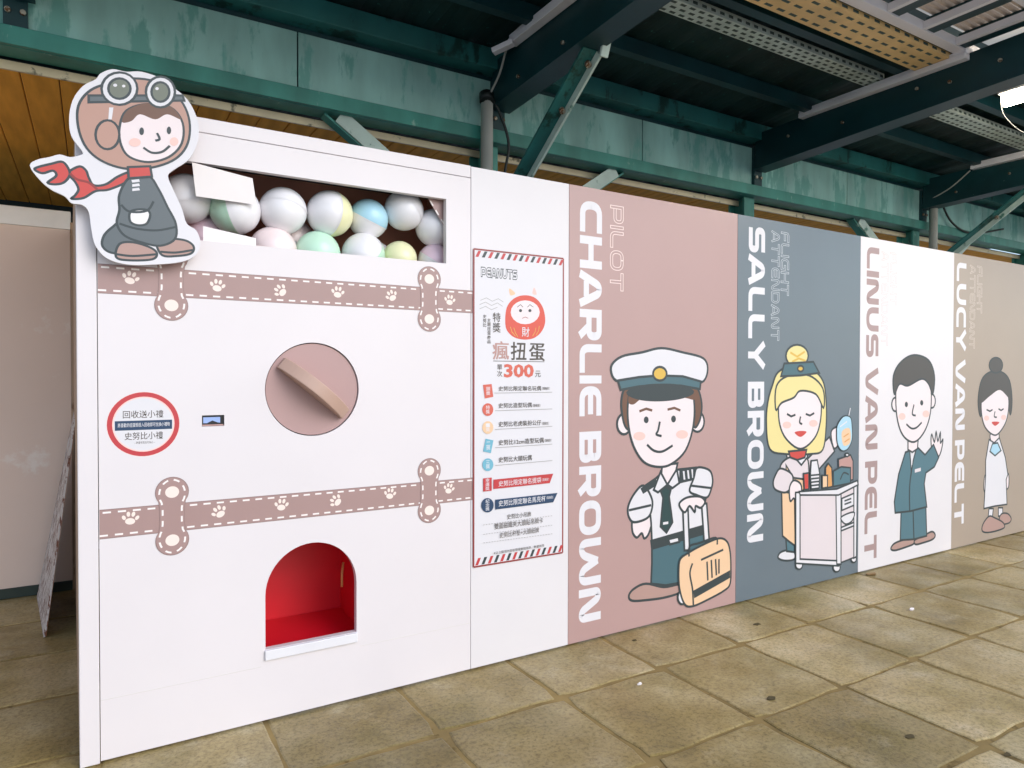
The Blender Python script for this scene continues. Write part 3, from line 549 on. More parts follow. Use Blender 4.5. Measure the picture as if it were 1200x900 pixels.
  ('F','shoe',[(2.9587,0.1242),(3.003,0.1568),(3.1169,0.1683),(3.2573,0.1639),(3.2699,0.1229),(3.1642,0.1103),(3.0152,0.104)]),
  ('F','shoe',[(3.2813,0.1478),(3.4016,0.1661),(3.5247,0.1849),(3.5755,0.1518),(3.5384,0.1226),(3.4026,0.1127),(3.2939,0.1133)]),
  ('P','teal2',[(3.0897,0.4104),(3.4342,0.3891),(3.4507,0.1602),(3.2693,0.1559),(3.0823,0.1726)]),
  ('l','ink',[(3.2534,0.3808),(3.2692,0.1625)]),
  ('F','skin',[(3.5258,0.7834),(3.4986,0.8989),(3.5101,0.9519),(3.5488,0.8897),(3.5724,0.9694),(3.5991,0.8939),(3.6359,0.9599),(3.6375,0.8785),(3.6754,0.9038),(3.6515,0.8166),(3.6016,0.7653)]),
  ('P','teal2',[(3.14,0.8325),(3.3164,0.8552),(3.4143,0.7968),(3.5366,0.8701),(3.6143,0.7645),(3.5525,0.6942),(3.4292,0.6561),(3.4063,0.5714),(3.4465,0.3879),(3.218,0.3779),(3.0104,0.3863),(2.9978,0.4707),(3.051,0.671)]),
  ('P','white',[(3.1981,0.8422),(3.2924,0.8566),(3.2466,0.761),(3.2248,0.658),(3.2112,0.7633)]),
  ('L','ink',[(3.2354,0.7291),(3.2029,0.5685),(3.2063,0.3791)]),
  ('p','pale',[(3.2715,0.6939),(3.3553,0.7012),(3.3558,0.6747),(3.272,0.6676)]),
  ('P','skin',[(3.1732,0.9279),(3.3151,0.9277),(3.3045,0.8493),(3.2336,0.8271),(3.1746,0.85)]),
  ('P','skin',[(3.0421,1.1963),(3.0401,1.1806),(3.0339,1.1665),(3.0241,1.1555),(3.0116,1.1485),(2.9977,1.1464),(2.9838,1.1493),(2.9711,1.1568),(2.9611,1.1683),(2.9545,1.1826),(2.952,1.1983),(2.954,1.2139),(2.9601,1.2279),(2.9698,1.239),(2.9821,1.246),(2.996,1.2482),(3.01,1.2455),(3.0227,1.238),(3.0329,1.2266),(3.0396,1.2122)]),
  ('P','skin',[(3.5551,1.2122),(3.553,1.1956),(3.5461,1.1808),(3.5353,1.1691),(3.5215,1.1618),(3.5061,1.1596),(3.4907,1.1626),(3.4767,1.1705),(3.4656,1.1825),(3.4583,1.1975),(3.4556,1.2141),(3.4577,1.2305),(3.4644,1.2452),(3.4751,1.2568),(3.4888,1.2642),(3.5041,1.2666),(3.5195,1.2638),(3.5336,1.256),(3.5449,1.2439),(3.5523,1.2288)]),
  ('F','skin',[(3.0062,1.3117),(3.0728,1.3943),(3.2464,1.4331),(3.4276,1.3937),(3.4911,1.2935),(3.4822,1.1134),(3.3988,0.9767),(3.2559,0.9043),(3.1031,0.9634),(3.0209,1.1075)]),
  ('F','hairdk',[(2.9843,1.2738),(2.9708,1.4134),(3.0707,1.5158),(3.244,1.5697),(3.4496,1.5332),(3.5387,1.4136),(3.5165,1.2664),(3.4531,1.3471),(3.3548,1.3872),(3.1661,1.3359),(3.0508,1.3496)]),
  ('p','ink',[(3.1662,1.1937),(3.1653,1.1873),(3.1624,1.1816),(3.1579,1.1771),(3.1521,1.1743),(3.1457,1.1735),(3.1392,1.1746),(3.1333,1.1777),(3.1287,1.1824),(3.1256,1.1882),(3.1245,1.1946),(3.1254,1.2009),(3.1282,1.2066),(3.1328,1.2111),(3.1385,1.2139),(3.1449,1.2148),(3.1514,1.2136),(3.1573,1.2106),(3.162,1.2059),(3.1651,1.2001)]),
  ('p','ink',[(3.38,1.2023),(3.379,1.1958),(3.376,1.1899),(3.3713,1.1854),(3.3653,1.1825),(3.3586,1.1816),(3.3518,1.1828),(3.3457,1.1859),(3.3408,1.1907),(3.3376,1.1966),(3.3365,1.2032),(3.3374,1.2096),(3.3404,1.2155),(3.3451,1.22),(3.3511,1.2229),(3.3578,1.2238),(3.3645,1.2227),(3.3707,1.2196),(3.3756,1.2148),(3.3788,1.2088)]),
  ('L','ink',[(3.2507,1.1918),(3.2284,1.1207),(3.276,1.1063)]),
  ('L','ink',[(3.1479,1.0455),(3.2186,1.0104),(3.2896,1.0141),(3.361,1.0509)]),
  ('p','blush',[(3.1353,1.104),(3.1332,1.0961),(3.1267,1.0891),(3.1166,1.0837),(3.1038,1.0805),(3.0897,1.0797),(3.0755,1.0814),(3.0627,1.0855),(3.0525,1.0915),(3.0459,1.0988),(3.0436,1.1068),(3.0457,1.1147),(3.052,1.1216),(3.062,1.127),(3.0747,1.1303),(3.0888,1.1311),(3.103,1.1295),(3.1159,1.1255),(3.1262,1.1195),(3.1329,1.1121)]),
  ('p','blush',[(3.4698,1.1138),(3.4675,1.1056),(3.4607,1.0984),(3.4499,1.0928),(3.4362,1.0895),(3.4211,1.0886),(3.406,1.0904),(3.3923,1.0946),(3.3814,1.1008),(3.3744,1.1084),(3.3719,1.1166),(3.3741,1.1247),(3.3808,1.1319),(3.3915,1.1375),(3.405,1.1409),(3.4201,1.1418),(3.4353,1.1401),(3.4491,1.1359),(3.4601,1.1297),(3.4672,1.1221)]),
 ]),
 'hostess':(0.014,[
  ('F','skin',[(4.3529,0.5595),(4.4115,0.555),(4.4434,0.4502),(4.4003,0.4028),(4.341,0.4444)]),
  ('F','skin',[(4.7135,0.5546),(4.7762,0.5424),(4.7788,0.4368),(4.7322,0.4257)]),
  ('P','white',[(4.4327,0.2755),(4.5072,0.268),(4.4939,0.1958),(4.4196,0.2037)]),
  ('P','white',[(4.5977,0.2664),(4.6743,0.2587),(4.676,0.1913),(4.5994,0.1919)]),
  ('F','shoe',[(4.6152,0.1679),(4.6602,0.2079),(4.769,0.1965),(4.8333,0.1443),(4.7868,0.1116),(4.647,0.1197)]),
  ('F','shoe',[(4.3198,0.0984),(4.333,0.1549),(4.4342,0.2095),(4.5392,0.1836),(4.6774,0.1313),(4.7095,0.0827),(4.572,0.0688),(4.4079,0.0735)]),
  ('F','skin',[(4.4474,0.9178),(4.5821,0.9194),(4.5839,0.8454),(4.509,0.827),(4.4487,0.8593)]),
  ('P','white',[(4.419,0.8681),(4.5088,0.8344),(4.5983,0.8743),(4.71,0.697),(4.7605,0.5436),(4.7303,0.5008),(4.7513,0.2811),(4.5367,0.2872),(4.3446,0.2844),(4.3675,0.5584),(4.3645,0.6893)]),
  ('P','sky',[(4.4791,0.8285),(4.5691,0.8313),(4.6315,0.7613),(4.5264,0.7231),(4.4361,0.765)]),
  ('F','hairdk',[(4.2234,1.1995),(4.2767,1.3708),(4.4204,1.443),(4.6304,1.4436),(4.7714,1.3691),(4.8227,1.2032),(4.7945,1.0683),(4.6984,1.1756),(4.3387,1.1828),(4.2691,1.0693)]),
  ('P','hairdk',[(4.6442,1.503),(4.6387,1.4823),(4.6218,1.4637),(4.5953,1.4488),(4.5617,1.4393),(4.5246,1.436),(4.4876,1.4391),(4.4542,1.4484),(4.4277,1.4628),(4.4106,1.4809),(4.4044,1.501),(4.4096,1.5213),(4.4259,1.5397),(4.4517,1.5545),(4.4846,1.5642),(4.5215,1.568),(4.5587,1.5652),(4.5927,1.5563),(4.6199,1.5419),(4.6377,1.5235)]),
  ('F','skin',[(4.2806,1.1984),(4.336,1.2984),(4.5119,1.3407),(4.6953,1.3023),(4.7602,1.1893),(4.7327,1.0402),(4.6424,0.9465),(4.5223,0.8999),(4.3729,0.9574),(4.2982,1.054)]),
  ('f','hairdk',[(4.2665,1.1843),(4.292,1.3276),(4.4961,1.3774),(4.7255,1.3319),(4.7912,1.2037),(4.6036,1.2884),(4.4251,1.2393)]),
  ('l','ink',[(4.3691,1.1243),(4.4282,1.1082),(4.4723,1.1216)]),
  ('l','ink',[(4.5772,1.1264),(4.6231,1.1104),(4.6688,1.1241)]),
  ('f','red',[(4.46,1.0123),(4.5195,1.0176),(4.5952,1.0076),(4.5203,0.9808)]),
  ('L','ink',[(4.5174,1.1058),(4.5035,1.0622),(4.5487,1.0534)]),
  ('p','blush',[(4.4148,1.0503),(4.4128,1.0436),(4.4066,1.0378),(4.397,1.0333),(4.3848,1.0306),(4.3713,1.03),(4.3577,1.0315),(4.3455,1.035),(4.3357,1.0401),(4.3294,1.0464),(4.3271,1.0531),(4.3291,1.0598),(4.3351,1.0656),(4.3447,1.0701),(4.3568,1.0728),(4.3703,1.0735),(4.3839,1.072),(4.3962,1.0686),(4.406,1.0634),(4.4125,1.0571)]),
  ('p','blush',[(4.717,1.0482),(4.7148,1.0413),(4.7084,1.0353),(4.6982,1.0306),(4.6854,1.0279),(4.6711,1.0273),(4.6568,1.0288),(4.6439,1.0324),(4.6336,1.0377),(4.627,1.0441),(4.6246,1.0511),(4.6266,1.0579),(4.633,1.0639),(4.643,1.0685),(4.6558,1.0713),(4.67,1.072),(4.6843,1.0704),(4.6973,1.0669),(4.7077,1.0616),(4.7145,1.0552)]),
 ]),
 'aviator':(0.008,[
  ('F','red',[(-1.9889,2.1407),(-2.0262,2.1198),(-2.063,2.0873),(-2.0992,2.0791),(-2.1143,2.1037),(-2.1218,2.1263),(-2.1394,2.1383),(-2.1645,2.1226),(-2.1745,2.1064),(-2.1548,2.0829),(-2.1449,2.0578),(-2.1551,2.0357),(-2.1651,2.0226),(-2.13,2.0303),(-2.0942,2.0589),(-2.0527,2.0707),(-1.9944,2.1094)]),
  ('F','red',[(-2.1695,2.1101),(-2.189,2.1451),(-2.2233,2.1338),(-2.2618,2.1162),(-2.269,2.1064),(-2.2476,2.0982),(-2.2186,2.1113),(-2.209,2.0954),(-2.2334,2.0685),(-2.2091,2.0662),(-2.1845,2.0786)]),
  ('L','wine',[(-2.1695,2.1101),(-2.1497,2.0925),(-2.1144,2.0858),(-2.089,2.0656)]),
  ('F','coat',[(-2.0166,1.9543),(-2.043,1.9392),(-2.0693,1.9062),(-2.0747,1.8696),(-2.0488,1.848),(-1.9958,1.8529),(-1.9687,1.8923)]),
  ('F','shoe',[(-2.0223,1.8808),(-1.9795,1.8912),(-1.9251,1.8781),(-1.903,1.8584),(-1.9198,1.8351),(-1.996,1.8254),(-2.0331,1.8343)]),
  ('F','shoe',[(-1.9028,1.8989),(-1.8578,1.916),(-1.8063,1.915),(-1.7802,1.8953),(-1.7891,1.8689),(-1.8353,1.8552),(-1.8863,1.8537)]),
  ('L','ink',[(-2.0304,1.8436),(-1.9798,1.8421),(-1.9058,1.855)]),
  ('L','ink',[(-1.8918,1.8657),(-1.841,1.8673),(-1.7832,1.8822)]),
  ('F','coat',[(-1.989,2.1224),(-1.9292,2.1375),(-1.8962,2.0927),(-1.8685,2.034),(-1.8405,1.9745),(-1.8436,1.9175),(-1.8917,1.8875),(-1.9524,1.8939),(-2.0062,1.9129),(-2.0298,1.9528),(-2.0216,2.0023),(-2.0213,2.0569)]),
  ('L','ink',[(-2.0219,1.9537),(-1.9684,1.9414),(-1.9026,1.9425),(-1.8405,1.9619)]),
  ('p','white',[(-1.9837,2.114),(-1.9593,2.1207),(-1.9567,2.1118),(-1.981,2.1052)]),
  ('p','white',[(-1.9811,2.0991),(-1.9594,2.1053),(-1.9567,2.0965),(-1.9811,2.0899)]),
  ('p','white',[(-1.9811,2.0838),(-1.9595,2.0899),(-1.9568,2.0811),(-1.9812,2.0746)]),
  ('F','cream',[(-1.9897,1.9941),(-1.9735,2.0083),(-1.9354,2.0131),(-1.9244,1.9959),(-1.9356,1.9636),(-1.9629,1.9543),(-1.9872,1.9638)]),
  ('L','ink',[(-2.0162,2.0212),(-1.9897,2.0002),(-1.9354,2.01),(-1.9131,2.0469)]),
  ('F','leather',[(-2.1436,2.2703),(-2.1431,2.347),(-2.1074,2.4076),(-2.0453,2.4479),(-1.9709,2.4795),(-1.8887,2.4793),(-1.8211,2.4312),(-1.7926,2.361),(-1.7988,2.2775),(-1.8393,2.2139),(-1.9125,2.171),(-1.9942,2.1521),(-2.0678,2.1646),(-2.1188,2.2038)]),
  ('F','skin',[(-2.0199,2.2933),(-1.9983,2.3581),(-1.9333,2.3957),(-1.8554,2.3991),(-1.8157,2.3503),(-1.819,2.274),(-1.862,2.2164),(-1.9289,2.1869),(-1.9886,2.1956),(-2.015,2.2337)]),
  ('f','hair',[(-2.0119,2.316),(-1.993,2.3622),(-1.9333,2.3987),(-1.8554,2.4022),(-1.8214,2.3618),(-1.8668,2.3718),(-1.906,2.3455),(-1.9553,2.3544),(-1.9825,2.3247)]),
  ('P','leather',[(-2.0201,2.2691),(-2.022,2.2529),(-2.0273,2.2376),(-2.0355,2.2248),(-2.0458,2.2158),(-2.0571,2.2114),(-2.0683,2.212),(-2.0784,2.2175),(-2.0863,2.2273),(-2.0913,2.2406),(-2.093,2.2559),(-2.0911,2.2719),(-2.0859,2.287),(-2.0779,2.2997),(-2.0678,2.3089),(-2.0565,2.3135),(-2.0452,2.3132),(-2.035,2.3079),(-2.027,2.2981),(-2.0218,2.2847)]),
  ('p','white',[(-2.051,2.3596),(-2.038,2.3623),(-2.0434,2.3191),(-2.0539,2.317)]),
  ('P','coat',[(-2.1126,2.3887),(-1.8152,2.4513),(-1.8096,2.4335),(-2.1127,2.365)]),
  ('P','white',[(-1.963,2.4446),(-1.9659,2.4261),(-1.974,2.4082),(-1.9865,2.3928),(-2.0022,2.3814),(-2.0195,2.3751),(-2.0365,2.3744),(-2.0518,2.3794),(-2.0638,2.3895),(-2.0715,2.4037),(-2.074,2.4207),(-2.0712,2.4388),(-2.0634,2.4564),(-2.0513,2.4717),(-2.0359,2.4833),(-2.0188,2.49),(-2.0016,2.4911),(-1.986,2.4864),(-1.9736,2.4764),(-1.9657,2.462)]),
  ('P','lens',[(-1.9845,2.44),(-1.9863,2.4283),(-1.9913,2.4171),(-1.999,2.4074),(-2.0087,2.4002),(-2.0193,2.3962),(-2.0299,2.3958),(-2.0394,2.399),(-2.0469,2.4054),(-2.0517,2.4144),(-2.0533,2.4252),(-2.0515,2.4367),(-2.0467,2.4478),(-2.0391,2.4574),(-2.0295,2.4647),(-2.0189,2.4688),(-2.0083,2.4694),(-1.9987,2.4664),(-1.9911,2.46),(-1.9862,2.4509)]),
  ('p','white',[(-2.0259,2.4431),(-2.0263,2.4414),(-2.0272,2.4397),(-2.0286,2.4382),(-2.0303,2.437),(-2.0323,2.4363),(-2.0342,2.4362),(-2.036,2.4365),(-2.0374,2.4374),(-2.0383,2.4388),(-2.0385,2.4404),(-2.0382,2.4421),(-2.0373,2.4438),(-2.0359,2.4453),(-2.0342,2.4465),(-2.0322,2.4472),(-2.0303,2.4473),(-2.0285,2.4469),(-2.0271,2.446),(-2.0262,2.4447)]),
  ('p','white',[(-2.0005,2.4456),(-2.0008,2.4441),(-2.0015,2.4426),(-2.0027,2.4412),(-2.0042,2.4402),(-2.0059,2.4396),(-2.0075,2.4395),(-2.009,2.4399),(-2.0101,2.4407),(-2.0109,2.4419),(-2.0111,2.4433),(-2.0109,2.4449),(-2.0101,2.4464),(-2.0089,2.4477),(-2.0075,2.4487),(-2.0058,2.4493),(-2.0042,2.4494),(-2.0027,2.4491),(-2.0015,2.4483),(-2.0008,2.4471)]),
  ('P','white',[(-1.8409,2.4584),(-1.8434,2.4404),(-1.8503,2.4233),(-1.861,2.4087),(-1.8744,2.398),(-1.8891,2.3923),(-1.9037,2.392),(-1.9168,2.3973),(-1.9271,2.4075),(-1.9336,2.4215),(-1.9358,2.4382),(-1.9335,2.4558),(-1.9267,2.4727),(-1.9163,2.4873),(-1.9032,2.4981),(-1.8886,2.5041),(-1.8739,2.5047),(-1.8606,2.4997),(-1.85,2.4896),(-1.8432,2.4753)]),
  ('P','lens',[(-1.8594,2.4545),(-1.8609,2.4431),(-1.8651,2.4322),(-1.8717,2.4229),(-1.8799,2.4161),(-1.889,2.4125),(-1.8981,2.4123),(-1.9062,2.4157),(-1.9125,2.4223),(-1.9166,2.4313),(-1.918,2.442),(-1.9165,2.4533),(-1.9123,2.4641),(-1.9059,2.4733),(-1.8977,2.4802),(-1.8887,2.4839),(-1.8796,2.4842),(-1.8714,2.4809),(-1.8649,2.4744),(-1.8608,2.4653)]),
  ('p','white',[(-1.8944,2.4594),(-1.8946,2.4576),(-1.8954,2.4559),(-1.8967,2.4544),(-1.8982,2.4533),(-1.8999,2.4526),(-1.9017,2.4525),(-1.9032,2.453),(-1.9044,2.454),(-1.9052,2.4554),(-1.9055,2.457),(-1.9052,2.4588),(-1.9044,2.4605),(-1.9032,2.462),(-1.9016,2.4632),(-1.8999,2.4638),(-1.8982,2.4639),(-1.8966,2.4634),(-1.8954,2.4625),(-1.8946,2.4611)]),
  ('p','ink',[(-1.9426,2.2954),(-1.943,2.2911),(-1.9441,2.287),(-1.9458,2.2837),(-1.9479,2.2813),(-1.9503,2.2802),(-1.9527,2.2805),(-1.9548,2.282),(-1.9564,2.2848),(-1.9575,2.2885),(-1.9578,2.2926),(-1.9575,2.297),(-1.9563,2.301),(-1.9547,2.3044),(-1.9525,2.3068),(-1.9502,2.3079),(-1.9478,2.3076),(-1.9457,2.3061),(-1.944,2.3033),(-1.9429,2.2997)]),
  ('p','ink',[(-1.8541,2.3148),(-1.8545,2.3104),(-1.8556,2.3063),(-1.8572,2.3029),(-1.8593,2.3005),(-1.8615,2.2994),(-1.8638,2.2997),(-1.8658,2.3013),(-1.8674,2.3041),(-1.8685,2.3078),(-1.8688,2.3121),(-1.8684,2.3165),(-1.8674,2.3206),(-1.8657,2.3241),(-1.8637,2.3264),(-1.8614,2.3276),(-1.8591,2.3273),(-1.8571,2.3257),(-1.8555,2.3229),(-1.8545,2.3191)]),
  ('L','ink',[(-1.9007,2.2969),(-1.8925,2.2767),(-1.9064,2.268)]),
  ('L','ink',[(-1.9451,2.2366),(-1.9177,2.2227),(-1.8844,2.2314),(-1.8589,2.2576)]),
  ('p','blush',[(-1.9532,2.2536),(-1.9541,2.2487),(-1.9569,2.244),(-1.9611,2.2398),(-1.9664,2.2368),(-1.9722,2.235),(-1.978,2.2347),(-1.9833,2.236),(-1.9874,2.2387),(-1.9901,2.2424),(-1.991,2.247),(-1.99,2.2519),(-1.9873,2.2566),(-1.9831,2.2607),(-1.9779,2.2638),(-1.9721,2.2656),(-1.9662,2.2659),(-1.9609,2.2647),(-1.9568,2.262),(-1.9541,2.2582)]),
  ('p','blush',[(-1.8304,2.2783),(-1.8311,2.2733),(-1.8332,2.2686),(-1.8364,2.2645),(-1.8403,2.2616),(-1.8447,2.2601),(-1.8491,2.2601),(-1.8531,2.2616),(-1.8562,2.2646),(-1.8582,2.2686),(-1.8589,2.2733),(-1.8581,2.2783),(-1.8561,2.283),(-1.853,2.287),(-1.849,2.2899),(-1.8446,2.2915),(-1.8402,2.2915),(-1.8362,2.29),(-1.8331,2.2871),(-1.8311,2.283)]),
  ('P','red',[(-1.9941,2.1582),(-1.9235,2.1723),(-1.9182,2.136),(-1.9917,2.1189)]),
 ]),
 'poster':(0.0028,[
  ('l','grey',[(-0.5235,1.7707),(-0.4909,1.7849),(-0.4579,1.7704),(-0.4246,1.7846),(-0.3957,1.7697)]),
  ('l','grey',[(-0.5282,1.7501),(-0.4956,1.7642),(-0.4626,1.7496),(-0.4294,1.7637),(-0.4005,1.7487)]),
  ('l','grey',[(-0.5281,1.7298),(-0.4956,1.7437),(-0.4626,1.729),(-0.4293,1.7431)]),
  ('f','tan',[(-0.3569,1.8053),(-0.3619,1.8383),(-0.3275,1.8155)]),
  ('f','blush',[(-0.2274,1.8217),(-0.2173,1.8521),(-0.2019,1.819)]),
  ('f','doll',[(-0.3859,1.6788),(-0.3763,1.7458),(-0.3373,1.7897),(-0.2778,1.8101),(-0.2121,1.8013),(-0.1657,1.7567),(-0.1499,1.6886),(-0.1705,1.6361),(-0.2167,1.6004),(-0.2774,1.5902),(-0.337,1.6012),(-0.3761,1.6333)]),
  ('p','skin',[(-0.1837,1.7301),(-0.1879,1.7113),(-0.2003,1.6941),(-0.2195,1.68),(-0.2435,1.6706),(-0.27,1.6667),(-0.2963,1.6685),(-0.3198,1.676),(-0.3384,1.6882),(-0.3502,1.704),(-0.3544,1.7219),(-0.3503,1.7402),(-0.3385,1.7571),(-0.32,1.7711),(-0.2965,1.7808),(-0.2702,1.7852),(-0.2438,1.7838),(-0.2197,1.7766),(-0.2004,1.7645),(-0.188,1.7484)]),
  ('l','ink',[(-0.3175,1.7489),(-0.2977,1.7625),(-0.2827,1.7507)]),
  ('l','ink',[(-0.2576,1.752),(-0.2425,1.7655),(-0.2222,1.7538)]),
  ('p','ink',[(-0.2887,1.7335),(-0.2891,1.7311),(-0.2904,1.7289),(-0.2923,1.7272),(-0.2948,1.726),(-0.2976,1.7255),(-0.3004,1.7257),(-0.3029,1.7266),(-0.3049,1.7282),(-0.3061,1.7303),(-0.3066,1.7326),(-0.3061,1.735),(-0.3049,1.7371),(-0.3029,1.7389),(-0.3004,1.7401),(-0.2976,1.7406),(-0.2949,1.7404),(-0.2924,1.7394),(-0.2904,1.7379),(-0.2891,1.7358)]),
  ('p','ink',[(-0.2333,1.7362),(-0.2337,1.7338),(-0.235,1.7316),(-0.237,1.7298),(-0.2396,1.7286),(-0.2424,1.7281),(-0.2452,1.7283),(-0.2478,1.7293),(-0.2498,1.7309),(-0.2511,1.733),(-0.2515,1.7353),(-0.2511,1.7377),(-0.2498,1.7399),(-0.2478,1.7417),(-0.2453,1.7429),(-0.2424,1.7434),(-0.2396,1.7432),(-0.2371,1.7422),(-0.2351,1.7406),(-0.2337,1.7386)]),
  ('l','wine',[(-0.2876,1.6955),(-0.2701,1.7026),(-0.2524,1.6971)]),
  ('l','gold',[(-0.3567,1.6507),(-0.3468,1.626),(-0.3271,1.6056)]),
  ('l','gold',[(-0.337,1.6473),(-0.3271,1.6224),(-0.3123,1.6019)]),
  ('l','gold',[(-0.1861,1.6613),(-0.1912,1.6354),(-0.2065,1.6135)]),
  ('l','gold',[(-0.2066,1.652),(-0.2117,1.6305),(-0.2269,1.6086)]),
  ('T','white',('財',-0.2899,-0.2447,1.6532,1.6046,1)),
  ('T','rose',('瘋',-0.4576,-0.3662,1.5791,1.4885,1)),
  ('T','brown',('扭',-0.354,-0.2622,1.5776,1.4876,2)),
  ('T','brown',('蛋',-0.247,-0.1547,1.574,1.4847,1)),
  ('T','brown',('蛋',-0.244,-0.1516,1.5741,1.4847,1)),
  ('T','rose',('瘋',-0.4548,-0.3638,1.5792,1.4885,1)),
  ('l','brown',[(-0.4528,1.4823),(-0.1546,1.4814)]),
  ('T','brown',('單',-0.4313,-0.4025,1.466,1.4391,1)),
  ('T','brown',('次',-0.4313,-0.4024,1.435,1.406,1)),
  ('T','coral',('300',-0.3928,-0.2188,1.4685,1.4018,3)),
  ('T','brown',('元',-0.2111,-0.1777,1.4359,1.4037,1)),
  ('T','brown',('史',-0.5095,-0.4908,1.7042,1.6859,1)),
  ('T','brown',('努',-0.5095,-0.4908,1.6838,1.6655,1)),
  ('T','brown',('比',-0.5095,-0.4908,1.6634,1.6451,1)),
  ('T','brown',('主',-0.4861,-0.4673,1.6869,1.6689,1)),
  ('T','brown',('題',-0.4861,-0.4672,1.6664,1.6484,1)),
  ('T','brown',('扭',-0.486,-0.4672,1.6459,1.6279,1)),
  ('T','brown',('蛋',-0.486,-0.4672,1.6255,1.6074,1)),
  ('T','brown',('商',-0.486,-0.4672,1.605,1.5869,1)),
  ('T','brown',('品',-0.486,-0.4671,1.5845,1.5664,1)),
  ('T','brown',('特',-0.4554,-0.4125,1.717,1.6718,1)),
  ('T','brown',('獎',-0.4554,-0.4124,1.6677,1.6203,1)),
  ('p','coral',[(-0.5092,1.3672),(-0.4621,1.371),(-0.4526,1.309),(-0.4997,1.3016)]),
  ('T','white',('頭',-0.4923,-0.4697,1.357,1.3382,1)),
  ('T','white',('獎',-0.4923,-0.4696,1.3365,1.3176,1)),
  ('T','brown',('史努比限定聯名玩偶',-0.424,-0.175,1.36,1.3359,1)),
  ('T','brown',('（隨機款）',-0.1698,-0.1228,1.3541,1.339,0)),
  ('l','grey',[(-0.4478,1.3271),(-0.107,1.3271)]),
  ('p','coral',[(-0.4527,1.247),(-0.4542,1.2375),(-0.4585,1.229),(-0.4653,1.2223),(-0.4738,1.2182),(-0.4832,1.217),(-0.4926,1.2188),(-0.501,1.2234),(-0.5077,1.2304),(-0.512,1.2391),(-0.5135,1.2486),(-0.512,1.258),(-0.5077,1.2665),(-0.5011,1.2732),(-0.4926,1.2773),(-0.4833,1.2787),(-0.4739,1.277),(-0.4654,1.2724),(-0.4586,1.2654),(-0.4542,1.2567)]),
  ('T','white',('特',-0.4941,-0.4724,1.2678,1.2489,1)),
  ('T','white',('獎',-0.494,-0.4724,1.2473,1.2284,1)),
  ('T','brown',('史努比造型玩偶',-0.4239,-0.2312,1.2779,1.253,1)),
  ('T','brown',('（隨機款）',-0.2261,-0.1799,1.2691,1.2541,0)),
  ('l','grey',[(-0.4429,1.2418),(-0.1067,1.2417)]),
  ('p','tan',[(-0.4526,1.1602),(-0.4541,1.1507),(-0.4584,1.1422),(-0.4652,1.1357),(-0.4737,1.1316),(-0.4831,1.1305),(-0.4925,1.1325),(-0.5009,1.1372),(-0.5076,1.1443),(-0.5119,1.153),(-0.5134,1.1626),(-0.5119,1.172),(-0.5076,1.1804),(-0.501,1.187),(-0.4925,1.1911),(-0.4832,1.1923),(-0.4738,1.1905),(-0.4653,1.1858),(-0.4585,1.1787),(-0.4541,1.1699)]),
  ('T','white',('一',-0.494,-0.4723,1.1816,1.1627,1)),
  ('T','white',('獎',-0.4939,-0.4723,1.161,1.1421,1)),
  ('T','brown',('史努比老虎裝扮公仔',-0.4237,-0.1745,1.1882,1.1616,1)),
  ('T','brown',('（隨機款）',-0.1693,-0.1276,1.1773,1.1621,0)),
  ('l','grey',[(-0.4428,1.1507),(-0.1065,1.1533)]),
  ('p','cyan',[(-0.4948,1.1085),(-0.4523,1.0982),(-0.4664,1.0369),(-0.5088,1.0476)]),
  ('T','white',('二',-0.492,-0.4693,1.0931,1.0742,1)),
  ('T','white',('獎',-0.492,-0.4693,1.0725,1.0536,1)),
  ('T','brown',('史努比12cm造型玩偶',-0.4236,-0.1587,1.0989,1.0718,1)),
  ('T','brown',('（隨機款）',-0.1535,-0.1115,1.0901,1.075,0)),
  ('l','grey',[(-0.4427,1.0621),(-0.1062,1.0621)]),
  ('p','cyan',[(-0.4524,0.9802),(-0.4538,0.9707),(-0.4582,0.9623),(-0.465,0.9559),(-0.4735,0.9522),(-0.4829,0.9513),(-0.4923,0.9535),(-0.5007,0.9585),(-0.5074,0.9658),(-0.5117,0.9747),(-0.5132,0.9843),(-0.5117,0.9937),(-0.5074,1.002),(-0.5008,1.0084),(-0.4923,1.0122),(-0.483,1.0132),(-0.4735,1.0111),(-0.465,1.0061),(-0.4582,0.9988),(-0.4539,0.9899)]),
  ('T','white',('三',-0.4938,-0.4721,1.0027,0.9838,1)),
  ('T','white',('獎',-0.4937,-0.472,0.9821,0.9632,1)),
  ('T','brown',('史努比大頭玩偶',-0.4235,-0.2305,1.0153,0.9878,1)),
  ('l','grey',[(-0.4426,0.9758),(-0.106,0.9783)]),
  ('p','crim',[(-0.452,0.9077),(-0.1005,0.9107),(-0.1215,0.8643),(-0.452,0.862)]),
  ('p','crim',[(-0.5087,0.9183),(-0.4615,0.9187),(-0.4615,0.8546),(-0.5086,0.8546)]),
  ('T','white',('幸',-0.4965,-0.4739,0.9163,0.8982,1)),
  ('T','white',('運',-0.4965,-0.4738,0.8965,0.8784,1)),
  ('T','white',('獎',-0.4964,-0.4738,0.8768,0.8586,1)),
  ('T','white',('史努比限定聯名提袋',-0.4233,-0.1737,0.8992,0.8708,1)),
  ('T','white',('（隨機款）',-0.1686,-0.1268,0.8919,0.8768,0)),
  ('p','navy',[(-0.4424,0.8093),(-0.0736,0.8099),(-0.1,0.7641),(-0.4423,0.7615)]),
